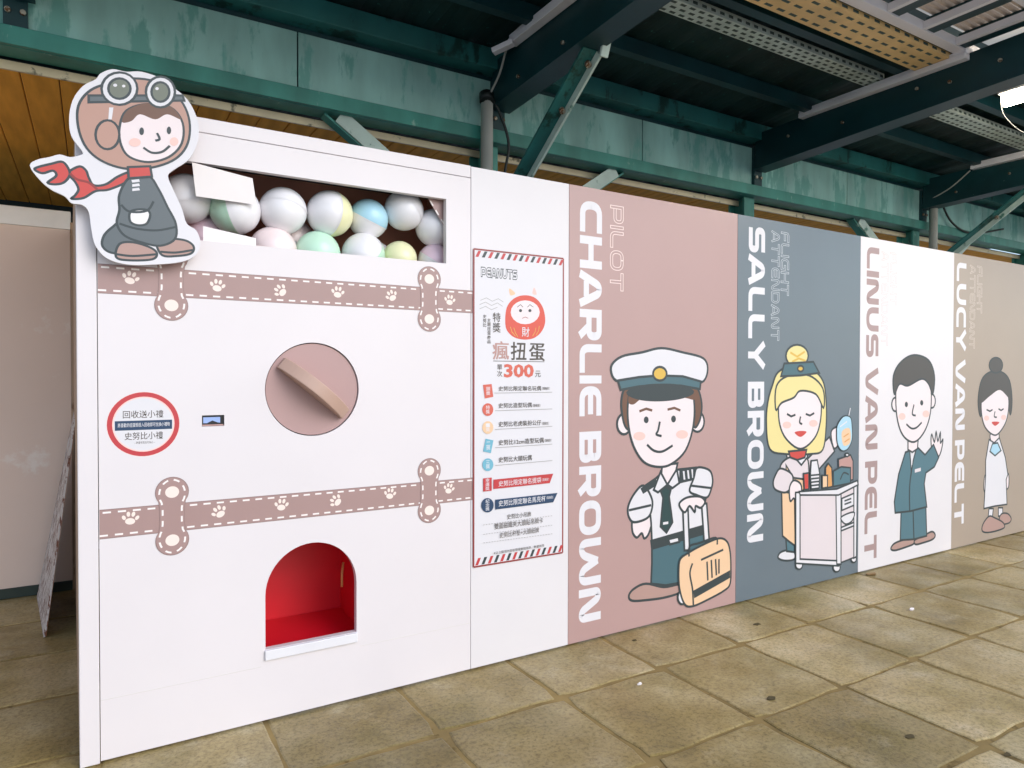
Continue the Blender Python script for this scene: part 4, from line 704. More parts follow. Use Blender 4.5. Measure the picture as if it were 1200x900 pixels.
  ('p','navy',[(-0.4504,0.7831),(-0.4521,0.7724),(-0.457,0.763),(-0.4647,0.756),(-0.4743,0.752),(-0.485,0.7514),(-0.4956,0.7542),(-0.5052,0.7602),(-0.5128,0.7687),(-0.5176,0.7789),(-0.5193,0.7898),(-0.5177,0.8005),(-0.5128,0.8097),(-0.5053,0.8167),(-0.4957,0.8208),(-0.4851,0.8216),(-0.4744,0.8189),(-0.4648,0.813),(-0.4571,0.8045),(-0.4521,0.7942)]),
  ('T','white',('紀',-0.4959,-0.4742,0.8151,0.7978,1)),
  ('T','white',('念',-0.4959,-0.4742,0.7962,0.7789,1)),
  ('T','white',('獎',-0.4958,-0.4742,0.7772,0.7599,1)),
  ('T','white',('史努比限定聯名馬克杯',-0.4232,-0.1474,0.8033,0.7738,1)),
  ('T','white',('（隨機款）',-0.1423,-0.1001,0.7986,0.7834,0)),
  ('T','brown',('史努比小吊飾',-0.3746,-0.235,0.7316,0.7059,0)),
  ('l','grey',[(-0.5084,0.6941),(-0.501,0.6942)]),
  ('l','grey',[(-0.4936,0.6942),(-0.4862,0.6943)]),
  ('l','grey',[(-0.4788,0.6943),(-0.4713,0.6943)]),
  ('l','grey',[(-0.4638,0.6944),(-0.4563,0.6944)]),
  ('l','grey',[(-0.4488,0.6944),(-0.4413,0.6945)]),
  ('l','grey',[(-0.4337,0.6945),(-0.4262,0.6946)]),
  ('l','grey',[(-0.4186,0.6946),(-0.411,0.6946)]),
  ('l','grey',[(-0.4034,0.6947),(-0.3957,0.6947)]),
  ('l','grey',[(-0.3881,0.6948),(-0.3804,0.6948)]),
  ('l','grey',[(-0.3727,0.6948),(-0.365,0.6949)]),
  ('l','grey',[(-0.3572,0.6949),(-0.3495,0.695)]),
  ('l','grey',[(-0.3417,0.695),(-0.334,0.695)]),
  ('l','grey',[(-0.3261,0.6951),(-0.3183,0.6951)]),
  ('l','grey',[(-0.3105,0.6952),(-0.3026,0.6952)]),
  ('l','grey',[(-0.2947,0.6952),(-0.2869,0.6953)]),
  ('l','grey',[(-0.2789,0.6953),(-0.271,0.6954)]),
  ('l','grey',[(-0.263,0.6954),(-0.2551,0.6955)]),
  ('l','grey',[(-0.2471,0.6955),(-0.2391,0.6955)]),
  ('l','grey',[(-0.231,0.6956),(-0.223,0.6956)]),
  ('l','grey',[(-0.2149,0.6957),(-0.2068,0.6957)]),
  ('l','grey',[(-0.1987,0.6957),(-0.1906,0.6958)]),
  ('l','grey',[(-0.1824,0.6958),(-0.1743,0.6959)]),
  ('l','grey',[(-0.1661,0.6959),(-0.1579,0.696)]),
  ('l','grey',[(-0.1496,0.696),(-0.1414,0.696)]),
  ('l','grey',[(-0.1331,0.6961),(-0.1248,0.6961)]),
  ('l','grey',[(-0.1165,0.6962),(-0.1082,0.6962)]),
  ('T','brown',('雙面磁鐵夾大頭貼吊牌卡',-0.447,-0.1628,0.6934,0.6648,0)),
  ('l','grey',[(-0.5084,0.6488),(-0.501,0.6488)]),
  ('l','grey',[(-0.4936,0.6488),(-0.4861,0.6488)]),
  ('l','grey',[(-0.4787,0.6488),(-0.4712,0.6488)]),
  ('l','grey',[(-0.4638,0.6488),(-0.4563,0.6487)]),
  ('l','grey',[(-0.4487,0.6487),(-0.4412,0.6487)]),
  ('l','grey',[(-0.4337,0.6487),(-0.4261,0.6487)]),
  ('l','grey',[(-0.4185,0.6487),(-0.4109,0.6487)]),
  ('l','grey',[(-0.4033,0.6486),(-0.3956,0.6486)]),
  ('l','grey',[(-0.388,0.6486),(-0.3803,0.6486)]),
  ('l','grey',[(-0.3726,0.6486),(-0.3649,0.6486)]),
  ('l','grey',[(-0.3572,0.6486),(-0.3494,0.6485)]),
  ('l','grey',[(-0.3417,0.6485),(-0.3339,0.6485)]),
  ('l','grey',[(-0.3261,0.6485),(-0.3182,0.6485)]),
  ('l','grey',[(-0.3104,0.6485),(-0.3025,0.6485)]),
  ('l','grey',[(-0.2947,0.6484),(-0.2868,0.6484)]),
  ('l','grey',[(-0.2788,0.6484),(-0.2709,0.6484)]),
  ('l','grey',[(-0.2629,0.6484),(-0.255,0.6484)]),
  ('l','grey',[(-0.247,0.6483),(-0.239,0.6483)]),
  ('l','grey',[(-0.2309,0.6483),(-0.2229,0.6483)]),
  ('l','grey',[(-0.2148,0.6483),(-0.2067,0.6483)]),
  ('l','grey',[(-0.1986,0.6483),(-0.1905,0.6482)]),
  ('l','grey',[(-0.1823,0.6482),(-0.1741,0.6482)]),
  ('l','grey',[(-0.166,0.6482),(-0.1577,0.6482)]),
  ('l','grey',[(-0.1495,0.6482),(-0.1413,0.6481)]),
  ('l','grey',[(-0.133,0.6481),(-0.1247,0.6481)]),
  ('l','grey',[(-0.1164,0.6481),(-0.1081,0.6481)]),
  ('T','brown',('史努比杯墊+大頭紙牌',-0.4181,-0.1886,0.6464,0.6197,0)),
  ('l','grey',[(-0.5083,0.6077),(-0.5009,0.6076)]),
  ('l','grey',[(-0.4935,0.6075),(-0.4861,0.6075)]),
  ('l','grey',[(-0.4787,0.6074),(-0.4712,0.6073)]),
  ('l','grey',[(-0.4637,0.6073),(-0.4562,0.6072)]),
  ('l','grey',[(-0.4487,0.6072),(-0.4412,0.6071)]),
  ('l','grey',[(-0.4336,0.607),(-0.426,0.607)]),
  ('l','grey',[(-0.4184,0.6069),(-0.4108,0.6068)]),
  ('l','grey',[(-0.4032,0.6068),(-0.3956,0.6067)]),
  ('l','grey',[(-0.3879,0.6067),(-0.3802,0.6066)]),
  ('l','grey',[(-0.3725,0.6065),(-0.3648,0.6065)]),
  ('l','grey',[(-0.3571,0.6064),(-0.3493,0.6063)]),
  ('l','grey',[(-0.3416,0.6063),(-0.3338,0.6062)]),
  ('l','grey',[(-0.326,0.6061),(-0.3182,0.6061)]),
  ('l','grey',[(-0.3103,0.606),(-0.3024,0.6059)]),
  ('l','grey',[(-0.2946,0.6059),(-0.2867,0.6058)]),
  ('l','grey',[(-0.2787,0.6057),(-0.2708,0.6057)]),
  ('l','grey',[(-0.2629,0.6056),(-0.2549,0.6055)]),
  ('l','grey',[(-0.2469,0.6055),(-0.2389,0.6054)]),
  ('l','grey',[(-0.2308,0.6053),(-0.2228,0.6053)]),
  ('l','grey',[(-0.2147,0.6052),(-0.2066,0.6051)]),
  ('l','grey',[(-0.1985,0.6051),(-0.1904,0.605)]),
  ('l','grey',[(-0.1822,0.6049),(-0.174,0.6049)]),
  ('l','grey',[(-0.1658,0.6048),(-0.1576,0.6047)]),
  ('l','grey',[(-0.1494,0.6047),(-0.1411,0.6046)]),
  ('l','grey',[(-0.1329,0.6045),(-0.1246,0.6044)]),
  ('l','grey',[(-0.1163,0.6044),(-0.1079,0.6043)]),
  ('T','brown',('※以上獎項內容依現場實物為準，數量有限',-0.4515,-0.1572,0.5581,0.5431,0)),
 ]),
 'sticker':(0.002,[
  ('T','brown',('回收送小禮',-2.0132,-1.8803,1.2818,1.2537,1)),
  ('T','brown',('史努比小禮',-2.0082,-1.8821,1.2018,1.1736,1)),
  ('T','brown',('—數量有限送完為止—',-1.9781,-1.908,1.1674,1.1579,0)),
  ('T','white',('將喜歡的扭蛋殼投入回收即可兌換小禮物',-2.0297,-1.8588,1.2364,1.2208,1)),
 ]),
}
CUT_OUTLINE=[(-2.2831,2.1186),(-2.2616,2.1421),(-2.228,2.1562),(-2.1987,2.1698),(-2.1692,2.1659),(-2.1416,2.1763),(-2.1315,2.1898),(-2.1637,2.2372),(-2.1708,2.2945),(-2.1605,2.361),(-2.1301,2.4175),(-2.0918,2.4496),(-2.0763,2.4739),(-2.0398,2.4972),(-1.9976,2.4978),(-1.9491,2.5089),(-1.883,2.4991),(-1.855,2.4804),(-1.798,2.4391),(-1.7634,2.3666),(-1.7637,2.2932),(-1.7932,2.2214),(-1.8423,2.1757),(-1.8651,2.1471),(-1.8484,2.0994),(-1.8201,2.0338),(-1.8031,1.9788),(-1.7711,1.9569),(-1.7566,1.9104),(-1.7745,1.8639),(-1.824,1.834),(-1.9143,1.8169),(-1.9961,1.8101),(-2.0594,1.8259),(-2.0953,1.8676),(-2.1078,1.926),(-2.1151,1.9847),(-2.1352,2.0059),(-2.1652,2.0079),(-2.1849,2.0288),(-2.2239,2.0467),(-2.2573,2.0766)]
st.draw(FIG['sticker'][1], .002); st.build('round_sticker', mach, fix=False)

# ------------------------------------------------------------------ toy capsules in the window: two half shells each
for n_, c_ in dict(cap_white='f3f0f2', cap_green='c9eed4', cap_yellow='f5f2c2', cap_blue='b4e0f0', cap_pink='efd2de', cap_blush='f6e2e0').items(): mat(n_, c_, .32, .02, 4, coat=.15)
def half_shell(r, m):
    mb = MB(); n, k = 28, 8; rings = [[(r * math.cos(a) * math.cos(t), r * math.cos(a) * math.sin(t), r * math.sin(a)) for t in [2 * math.pi * i / n for i in range(n)]] for a in [math.pi / 2 * j / k for j in range(k)]]
    vs = [p for q in rings for p in q] + [(0, 0, r)]; fs = [(j * n + i, j * n + (i + 1) % n, (j + 1) * n + (i + 1) % n, (j + 1) * n + i) for j in range(k - 1) for i in range(n)] + [((k - 1) * n + i, (k - 1) * n + (i + 1) % n, k * n) for i in range(n)]
    mb.grid(vs, fs, m, True)
    lip = [(r * 1.018 * math.cos(t), r * 1.018 * math.sin(t), z) for z in (.0004, .0045) for t in [2 * math.pi * i / n for i in range(n)]]; mb.grid(lip, [(i, (i + 1) % n, n + (i + 1) % n, n + i) for i in range(n)], m, True)
    return mb
CAPS = [
 ((-1.780, .16, 2.122), .098, 'cap_white', 'cap_white', (-.3, -.2, 1), 'all white toy capsule beside the cutout board, high in the window'),
 ((-1.600, .14, 2.095), .101, 'cap_white', 'cap_green', (.9, -.5, .2), 'toy capsule with a pale green left half under the taped paper'),
 ((-1.407, .14, 2.116), .099, 'cap_white', 'cap_white', (.2, .3, 1), 'glossy all white toy capsule right of the taped paper'),
 ((-1.205, .14, 2.128), .101, 'cap_white', 'cap_yellow', (-1, -.3, .1), 'white toy capsule with a pale yellow right half'),
 ((-1.018, .17, 2.132), .091, 'cap_blue', 'cap_white', (.35, -.35, .9), 'toy capsule with light blue upper half over white'),
 ((-.850, .15, 2.188), .093, 'cap_white', 'cap_white', (.6, .2, .8), 'highest white toy capsule, near the top edge of the window'),
 ((-.695, .145, 2.123), .091, 'cap_white', 'cap_white', (.8, -.2, .5), 'white toy capsule cut off by the right edge of the window'),
 ((-1.690, .27, 1.990), .106, 'cap_pink', 'cap_white', (.2, -.5, 1), 'pink toy capsule low in the window behind the small paper strip'),
 ((-1.447, .15, 1.945), .099, 'cap_blush', 'cap_white', (.3, -.4, 1), 'blush pink toy capsule sunk behind the lower window edge'),
 ((-1.256, .15, 1.950), .097, 'cap_green', 'cap_white', (-.2, -.4, 1), 'mint green toy capsule in the lower row'),
 ((-1.048, .15, 1.963), .098, 'cap_white', 'cap_green', (-.7, -.4, .6), 'white toy capsule with a green tinge in the lower row'),
 ((-.868, .16, 1.962), .082, 'cap_yellow', 'cap_white', (.1, -.5, 1), 'small pale yellow toy capsule in the lower row'),
 ((-.690, .15, 1.965), .083, 'cap_pink', 'cap_white', (.4, -.3, .8), 'pink and white toy capsule in the lower right window corner'),
 ((-1.33, .295, 2.02), .10, 'cap_blush', 'cap_white', (.3, -.2, 1), 'shaded blush toy capsule deep behind the front rows'),
 ((-.95, .295, 1.96), .10, 'cap_white', 'cap_yellow', (.3, .2, 1), 'shaded white toy capsule deep behind the blue one'),
]
for loc, r_, ma, mb_, ax, lab in CAPS:
    t = thing('toy_capsule', lab, 'toy capsule', (0, 0, 0), 'toy capsules in the machine window')
    q = Vector(ax).to_track_quat('Z', 'Y')
    a = half_shell(r_, ma).build('half_shell'); a.parent = t
    a = half_shell(r_, mb_).build('half_shell'); a.parent = t; a.rotation_euler = (math.pi, 0, 0)
    t.location = loc; t.rotation_euler = q.to_euler()
b = MB(); b.hexa([(-1.778, -.004, 2.226), (-1.556, .006, 2.200), (-1.538, .022, 2.100), (-1.762, .018, 2.104)] + [(-1.778, -.0025, 2.2265), (-1.556, .0075, 2.2005), (-1.538, .0235, 2.1005), (-1.762, .0195, 2.1045)], 'paper')
tag(b.build('paper_flap'), 'larger white paper flap taped across the upper window corner', 'paper')
b = MB(); b.hexa([(-1.735, .036, 1.995), (-1.538, .036, 1.968), (-1.538, .036, 1.90), (-1.735, .036, 1.90)] + [(-1.735, .0375, 1.995), (-1.538, .0375, 1.968), (-1.538, .0375, 1.90), (-1.735, .0375, 1.90)], 'paper')
tag(b.build('paper_strip'), 'small white paper strip behind the lower window edge', 'paper')
pr = Print(.040); pr.poly([(-.785, 2.245), (-.66, 2.245), (-.66, 2.06)], 'strap_print'); dashes(pr, [(-.765, 2.222), (-.675, 2.095)], .007, 'strap_stitch')
tag(pr.build('printed_offcut', fix=False), 'brown offcut of stitched strap print in the upper right window corner', 'print')

# ------------------------------------------------------------------ the die-cut aviator board on the machine's corner
cut = thing('cutout_board', 'white-edged die-cut board of a seated aviator with goggles and red scarf', 'cutout board', (-1.85, -.055, 1.9))
b = MB(); b.plate([catmull(CUT_OUTLINE, True, 4)], -.062, -.048, 'white', 'white_board_edge'); b.build('board', cut)
b = MB(); b.box((-1.98, -.048, 1.95), (-1.90, -.003, 2.10), 'white_board_edge'); b.build('spacer', cut)
pr = Print(-.062); pr.draw(FIG['aviator'][1], FIG['aviator'][0]); pr.build('printed_figure', cut, fix=False)

# ------------------------------------------------------------------ printed partition panels
PW = 1.2734
def panel(x0, x1, m, label):
    t = thing('partition_panel', label, 'partition panel', ((x0 + x1) / 2, 0, 0), 'partition panels in one straight row')
    b = MB(); b.box((x0 + .0008, 0, .009), (x1 - .0008, .03, H - .003), m); bevel(b.build('board', t), .0015)
    b = MB(); b.box((x0 + .05, .031, .004), (x0 + .09, .09, H - .05), 'wood_trim'); b.build('rear_batten', t)
    return t
def down(x0, x1, z0, z1): return lambda u, v: (x0 + (x1 - x0) * v, z0 + (z1 - z0) * u)
pp = panel(-.5725, 0, 'pillar_print', 'plain white partition panel beside the machine, carrying the poster')
p1 = panel(0, PW, 'pink_print', 'dusty pink partition panel printed with a pilot and a suitcase')
p2 = panel(PW, 2 * PW, 'slate_print', 'slate grey partition panel printed with a steward and a trolley')
p3 = panel(2 * PW, 3 * PW, 'pillar_print', 'white partition panel printed with a waving attendant in teal')
p4 = panel(3 * PW, 4 * PW, 'beige_print', 'beige partition panel printed with a hostess in a pale dress')
p5 = panel(4 * PW, 5 * PW, 'pillar_print', 'farthest plain white partition panel past the beige one')
def words(t, big, bx, m, small, m2, inner):
    pr = Print(0); wide(pr, big, down(*bx), m); pr.build('name_lettering', t, fix=False)
    pr = Print(0)
    for w_, q in small: wide(pr, w_, down(*q), m2, inner, .05, wt=.25, wh=.22)
    pr.build('role_lettering', t, fix=False)
mat('letter_white', 'e2dee1', .4, .01); mat('letter_pink', 'a58b88', .4, .01); mat('outline_pink', 'efd9d3', .4, .01); mat('outline_grey', 'c9ccd0', .4, .01); mat('outline_white', 'd3bfbb', .4, .01); mat('outline_beige', 'd8c9bc', .4, .01)
words(p1, 'CHARLIE BROWN', (.070, .216, 2.330, .105), 'letter_white', [('PILOT', (.272, .366, 2.330, 1.870))], 'outline_pink', 'pink_print')
words(p2, 'SALLY BROWN', (1.374, 1.526, 2.342, .365), 'letter_white', [('FLIGHT', (1.680, 1.762, 2.339, 1.930)), ('ATTENDANT', (1.588, 1.668, 2.336, 1.636))], 'outline_grey', 'slate_print')
words(p3, 'LINUS VAN PELT', (2.622, 2.775, 2.335, .083), 'letter_pink', [('FLIGHT', (2.915, 3.005, 2.323, 1.934)), ('ATTENDANT', (2.805, 2.895, 2.320, 1.633))], 'outline_white', 'pillar_print')
words(p4, 'LUCY VAN PELT', (3.862, 4.012, 2.330, .196), 'letter_white', [('FLIGHT', (4.188, 4.275, 2.328, 1.935)), ('ATTENDANT', (4.072, 4.160, 2.325, 1.638))], 'outline_beige', 'beige_print')
def art(t, key, name, y=0):
    pr = Print(y); pr.draw(FIG[key][1], FIG[key][0]); return pr.build(name, t, fix=False)
art(p1, 'pilot', 'printed_pilot'); art(p1, 'suitcase', 'printed_suitcase', -.0035)
art(p2, 'steward', 'printed_steward'); art(p2, 'trolley', 'printed_trolley', -.0035); art(p2, 'drink', 'printed_drink', -.0035)
art(p3, 'attendant', 'printed_attendant'); art(p4, 'hostess', 'printed_hostess')

# ------------------------------------------------------------------ the price poster
po = thing('price_poster', 'tall white poster with airmail stripe border and price list', 'poster', (-.3, 0, 1.25))
X0, X1, Z0, Z1 = -.559, -.0385, .497, 2.0125
b = MB(); b.box((X0, -.004, Z0), (X1, -.0005, Z1), 'white'); b.build('sheet', po)
pr = Print(-.004)
for (a, c_) in (((X0, Z0), (X0, Z1)), ((X1, Z0), (X1, Z1)), ((X0, Z0), (X1, Z0)), ((X0, Z1), (X1, Z1))):
    pr.line([a, c_], .008, 'wine')
for zb_, zt_ in ((Z1 - .036, Z1 - .006), (Z0 + .006, Z0 + .040)):
    for k in range(15):
        xa = X0 + .008 + k * .0345; pr.poly([(xa, zb_), (xa + .016, zb_), (xa + .032, zt_), (xa + .016, zt_)], 'crim' if k % 2 == 0 else 'ink', keep=k > 0)
pr.build('airmail_border', po, fix=False)
pr = Print(-.004); wide(pr, 'PEANUTS', lambda u, v: (-.521 + .205 * u, 1.882 + .050 * v), 'ink', 'white', .10, gap=-.02, wt=.40, wh=.32); pr.build('logo_lettering', po, fix=False)
pr = Print(-.004); pr.draw(FIG['poster'][1], FIG['poster'][0]); pr.build('printed_list', po, fix=False)

# ------------------------------------------------------------------ backdrop wall and leaning board, left
bw = thing('backdrop_wall', 'tan painted partition wall standing behind the machine with a pale top rail', 'wall', (-4, 2.45, 0))
b = MB(); b.box((-6.5, 2.44, .065), (-2.23, 2.50, 2.352), 'backdrop_tan'); b.build('board', bw)
b = MB(); b.box((-6.5, 2.43, 2.353), (-2.225, 2.51, 2.470), 'backdrop_trim'); bevel(b.build('top_rail', bw), .004)
b = MB(); b.box((-6.5, 2.432, 0.002), (-2.23, 2.50, .064), 'skirting'); b.build('skirting', bw)
b = MB(); b.box((-2.2285, 2.428, .002), (-2.190, 2.51, 2.40), 'side_brown'); b.build('end_post', bw)
lb = thing('leaning_board', 'thin scuffed white board leaning against the brown side of the machine', 'board', (-2.3, 1.9, 0))
P8 = [(-2.342, 1.545, 0.003), (-2.420, 2.375, 0.003), (-2.2155, 2.375, 1.17), (-2.1985, 1.545, 1.17)]
b = MB(); b.hexa(P8 + [(x + .010, y, z + .002) for x, y, z in P8], 'torn_board'); b.build('sheet', lb)
b = MB(); b.hexa([(x + .0105, y, z + .003) for x, y, z in P8] + [(x + .012, y, z + .004) for x, y, z in P8], 'board_back'); b.build('backing', lb)

# ------------------------------------------------------------------ overhead: girder, columns, cross beams, roof
SP = 2.465; COLX = [-2.39, .085, 2.53, 5.02, 7.49]
gd = thing('steel_girder', 'long green steel girder running above the partition row', 'girder', (1.5, .9, 2.87))
for i in range(-1, 4):
    xa = (COLX[i] if i >= 0 else -3.1) + .03; xb = (COLX[i + 1] if i < 4 else 10) - .03
    for a_, c_ in ((xa, (xa + xb) / 2 - .004), ((xa + xb) / 2 + .004, xb)):
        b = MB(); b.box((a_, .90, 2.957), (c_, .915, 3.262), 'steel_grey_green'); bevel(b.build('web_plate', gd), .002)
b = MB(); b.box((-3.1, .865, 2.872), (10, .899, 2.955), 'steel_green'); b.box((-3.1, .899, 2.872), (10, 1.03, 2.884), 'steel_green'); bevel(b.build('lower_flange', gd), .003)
b = MB(); b.box((-3.1, .80, 3.30), (10, .93, 3.42), 'steel_mid'); b.box((-3.1, .93, 3.263), (10, .96, 3.42), 'steel_dark'); bevel(b.build('upper_flange', gd), .003)  # recessed box above the web coloured darker for its shadow line
rd = random.Random(3)
for cx in COLX:
    b = MB(); b.box((cx - .045, .872, 2.957), (cx + .045, .8995, 3.262), 'steel_dark'); b.build('stiffener', gd)
    for dz in (3.02, 3.20):
        for dx in (-.028, .028):
            b = MB(); b.tube([(cx + dx, .872, dz), (cx + dx, .858, dz)], .012, 'bolt_steel', 8); b.build('bolt', gd)
WHERE = ['behind the cutout board', 'above the white poster panel', 'above the slate panel', 'above the white waving panel', 'at the far end']
for k, cx in enumerate(COLX):
    # transverse beam rising gently towards the open side
    t = thing('roof_beam', 'dark green steel cross beam ' + WHERE[k], 'beam', (cx, .9, 3.1), 'cross beams under the canopy')
    b = MB(); Y0, Y1 = .864, -1.50; sl = lambda y: 3.083 + (.86 - y) * .038
    w = .05
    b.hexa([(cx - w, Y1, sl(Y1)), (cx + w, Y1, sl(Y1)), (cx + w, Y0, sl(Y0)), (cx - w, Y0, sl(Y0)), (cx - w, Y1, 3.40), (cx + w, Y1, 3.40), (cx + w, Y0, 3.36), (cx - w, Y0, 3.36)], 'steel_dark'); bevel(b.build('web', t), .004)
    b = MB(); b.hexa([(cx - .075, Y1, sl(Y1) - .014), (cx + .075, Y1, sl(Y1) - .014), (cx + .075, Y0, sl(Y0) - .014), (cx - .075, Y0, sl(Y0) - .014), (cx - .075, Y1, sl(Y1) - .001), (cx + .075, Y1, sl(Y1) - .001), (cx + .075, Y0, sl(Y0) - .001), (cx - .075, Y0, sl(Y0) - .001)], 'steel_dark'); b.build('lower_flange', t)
    for y_ in (.55, .10, -.42, -.62, -.9):
        b = MB(); z_ = sl(y_) + rd.uniform(.06, .16); b.tube([(cx - w, y_, z_), (cx - w - .014, y_, z_)], .011, 'bolt_steel', 8); b.build('bolt', t)
    # column behind the panels
    if k == 0: continue
    t = thing('steel_column', 'green steel column standing behind the panels, ' + WHERE[k], 'column', (cx, 1.0, 0), 'columns carrying the girder')
    b = MB(); b.box((cx - .09, .935, 0), (cx + .03, .955, 2.87), 'steel_green'); b.box((cx - .09, 1.08, 0), (cx + .03, 1.10, 2.87), 'steel_green'); b.build('flange', t)
    b = MB(); b.box((cx - .04, .956, 0), (cx - .02, 1.079, 2.87), 'steel_green'); b.build('web', t)
    if k != 2:
        t = thing('knee_brace', 'slanting green angle iron brace under the cross beam ' + WHERE[k], 'brace', (cx, .5, 2.6), 'knee braces of the cross beams')
        p, q = Vector((cx + .02, -.04, 3.105)), Vector((cx + .02, .93, 2.41))
        b = MB(); b.bar(p, q, .095, .014, 'steel_mid', up=(0, .58, .81)); b.build('wide_leg', t)
        b = MB(); d = Vector((.044, 0, 0)); n_ = Vector((0, -.58, -.81)).cross(Vector((1, 0, 0))); off = Vector((0, -.58, -.81)) * .026
        b.bar(p + d + off, q + d + off, .014, .05, 'strut_pale', up=(0, .58, .81)); b.build('narrow_leg', t)
        for s_ in (.06, .30):
            b = MB(); c_ = p.lerp(q, s_) + Vector((.02, 0, 0)); b.tube([c_ + Vector((0, -.004, -.006)), c_ + Vector((0, -.018, -.026))], .017, 'bolt_steel', 8); b.build('bolt', t)
    # struts along the girder, flaring out of the column
    for sg in ((-1, 1) if k in (1, 3) else (-1,) if k == 2 else (1,) if k == 0 else ()):
        if k == 2: continue
        tx = cx + sg * 1.00; bx2 = cx + sg * .10
        t = thing('girder_strut', 'pale flat strut rising to the girder ' + ('left' if sg < 0 else 'right') + ' of the column ' + WHERE[k], 'strut', (tx, .96, 2.7), 'struts under the girder')
        b = MB(); b.bar((tx, .93, 2.868), (bx2, .93, 2.26), .012, .085, 'strut_pale', up=(0, 0, 1)); b.build('web_leg', t)
        b = MB(); b.bar((tx + sg * .08, .975, 2.868), (bx2 + sg * .08, .975, 2.26), .075, .012, 'steel_green', up=(0, 0, 1)); b.build('flange_leg', t)
# roof deck: corrugated steel, rising slightly to the open side
n_ = 220; rf = MB(); prof = []
for i in range(n_):
    x = -3.1 + 13.1 * i / (n_ - 1); prof.append((x, .0 if i % 4 in (0, 1) else .012))
ys = [(4.2, 3.36), (.8, 3.43), (-.60, 3.53)]
for (ya, za), (yb, zb) in zip(ys, ys[1:]):
    for (xa, ha), (xb, hb_) in zip(prof, prof[1:]): rf.face([(xa, ya, za + ha), (xb, ya, za + hb_), (xb, yb, zb + hb_), (xa, yb, zb + ha)], 'roof_dark')
rf = tag(rf.build('platform_roof'), kind='structure')
for y_, z_ in ((.34, 3.365), (-.33, 3.40)):
    b = MB(); b.box((-3.1, y_ - .03, z_), (10, y_ + .03, z_ + .09), 'steel_dark'); b.build('purlin', rf)
b = MB(); b.box((-3.1, -.655, 3.41), (10, -.60, 3.56), 'steel_dark'); b.build('edge_purlin', rf)

# roof light: white framed openings with louvred translucent sheet
sk = thing('roof_light', 'white framed translucent roof light with ribbed sheet at the canopy edge', 'roof light', (1.8, -1.2, 3.45))
b = MB(); b.box((-3.1, -.725, 3.395), (2.62, -.66, 3.45), 'white_paint'); bevel(b.build('side_rail', sk), .004)
b = MB(); b.box((-3.1, -1.215, 3.395), (10, -1.135, 3.45), 'white_paint'); bevel(b.build('side_rail', sk), .004)
b = MB(); b.box((2.65, -.725, 3.395), (10, -.66, 3.45), 'white_paint'); bevel(b.build('side_rail', sk), .004)
x = -.9
while x < 2.6:
    b = MB(); b.box((x - .016, -1.134, 3.40), (x + .016, -.726, 3.44), 'white_paint'); b.build('glazing_bar', sk)
    b = MB(); b.box((x + .017, -1.134, 3.405), (x + .10, -.726, 3.47), 'steel_dark'); b.build('cross_bar', sk); x += .36  # dark steel cross beam beside each glazing bar
for j in range(9):
    y = -.765 - j * .042; b = MB(); b.box((-1.2, y - .011, 3.475), (2.6, y + .011, 3.500), 'louvre'); bevel(b.build('rib', sk), .004)
b = MB(); b.face([(-3.1, -1.2, 3.53), (10, -1.2, 3.53), (10, -.62, 3.56), (-3.1, -.62, 3.56)], 'roof_sheet'); b.build('translucent_sheet', sk)
b = MB(); b.face([(-3.1, -1.28, 3.527), (10, -1.28, 3.527), (10, -1.2, 3.53), (-3.1, -1.2, 3.53)], 'roof_sheet'); b.build('outer_sheet', sk)

# cable trays with punched slots
def tray(name, label, x0, x1, y0, y1, z, m, lip=.045, step=.07, rows=3):
    t = thing(name, label, 'cable tray', ((x0 + x1) / 2, (y0 + y1) / 2, z), 'cable trays along the canopy')
    b = MB(); b.box((x0, y0, z), (x1, y1, z + .006), m); b.box((x0, y0, z + .006), (x1, y0 + .006, z + lip), m); b.box((x0, y1 - .006, z + .006), (x1, y1, z + lip), m); b.build('channel', t)
    b = MB(); x = x0 + .03
    while x < x1 - .05:
        for r_ in range(rows):
            yc = y0 + (y1 - y0) * (r_ + .5) / rows; dx = (r_ % 2) * step / 2
            b.box((x + dx, yc - .009, z - .0012), (x + dx + step * .55, yc + .009, z - .0004), 'tray_hole')
        b.box((x, y0 - .0012, z + .014), (x + step * .5, y0 - .0004, z + .030), 'tray_hole'); x += step
    o = b.build('slot_row', t, fix=False); o['kind'] = 'stuff'
    return t
tray('cable_tray', 'grey perforated cable tray running over the pink panel', -3.0, 2.47, -.205, -.08, 3.405, 'tray_galv')
tray('cable_tray', 'grey perforated cable tray past the second cross beam', 2.60, 9.5, -.16, -.01, 3.405, 'tray_galv')
tray('cable_tray', 'wide cable tray under the canopy, coloured ochre for the warm light on it, next to the roof light', -3.0, 2.45, -.64, -.43, 3.375, 'tray_warm_lit', .06, .10, 3)  # warm light on the tray is put into its ochre colour

# white wiring trunks along the cross beams
for k in (0, 1, 2, 3):
    cx = COLX[k]; y0, y1 = ((.57, -.75) if k == 1 else (.42, -.735) if k == 2 else (.40, -.8))
    t = thing('wiring_trunk', 'white square trunking fixed along the top of the beam ' + WHERE[k], 'trunking', (cx, 0, 3.35), 'white trunking on the beams')
    b = MB(); b.bar((cx - .082, y0, 3.385), (cx - .082, y1, 3.385), .05, .022, 'trunk_white'); bevel(b.build('upper_rail', t), .003)
    b = MB(); b.bar((cx - .086, y0, 3.355), (cx - .086, y1, 3.355), .058, .034, 'trunk_white'); bevel(b.build('lower_rail', t), .003)
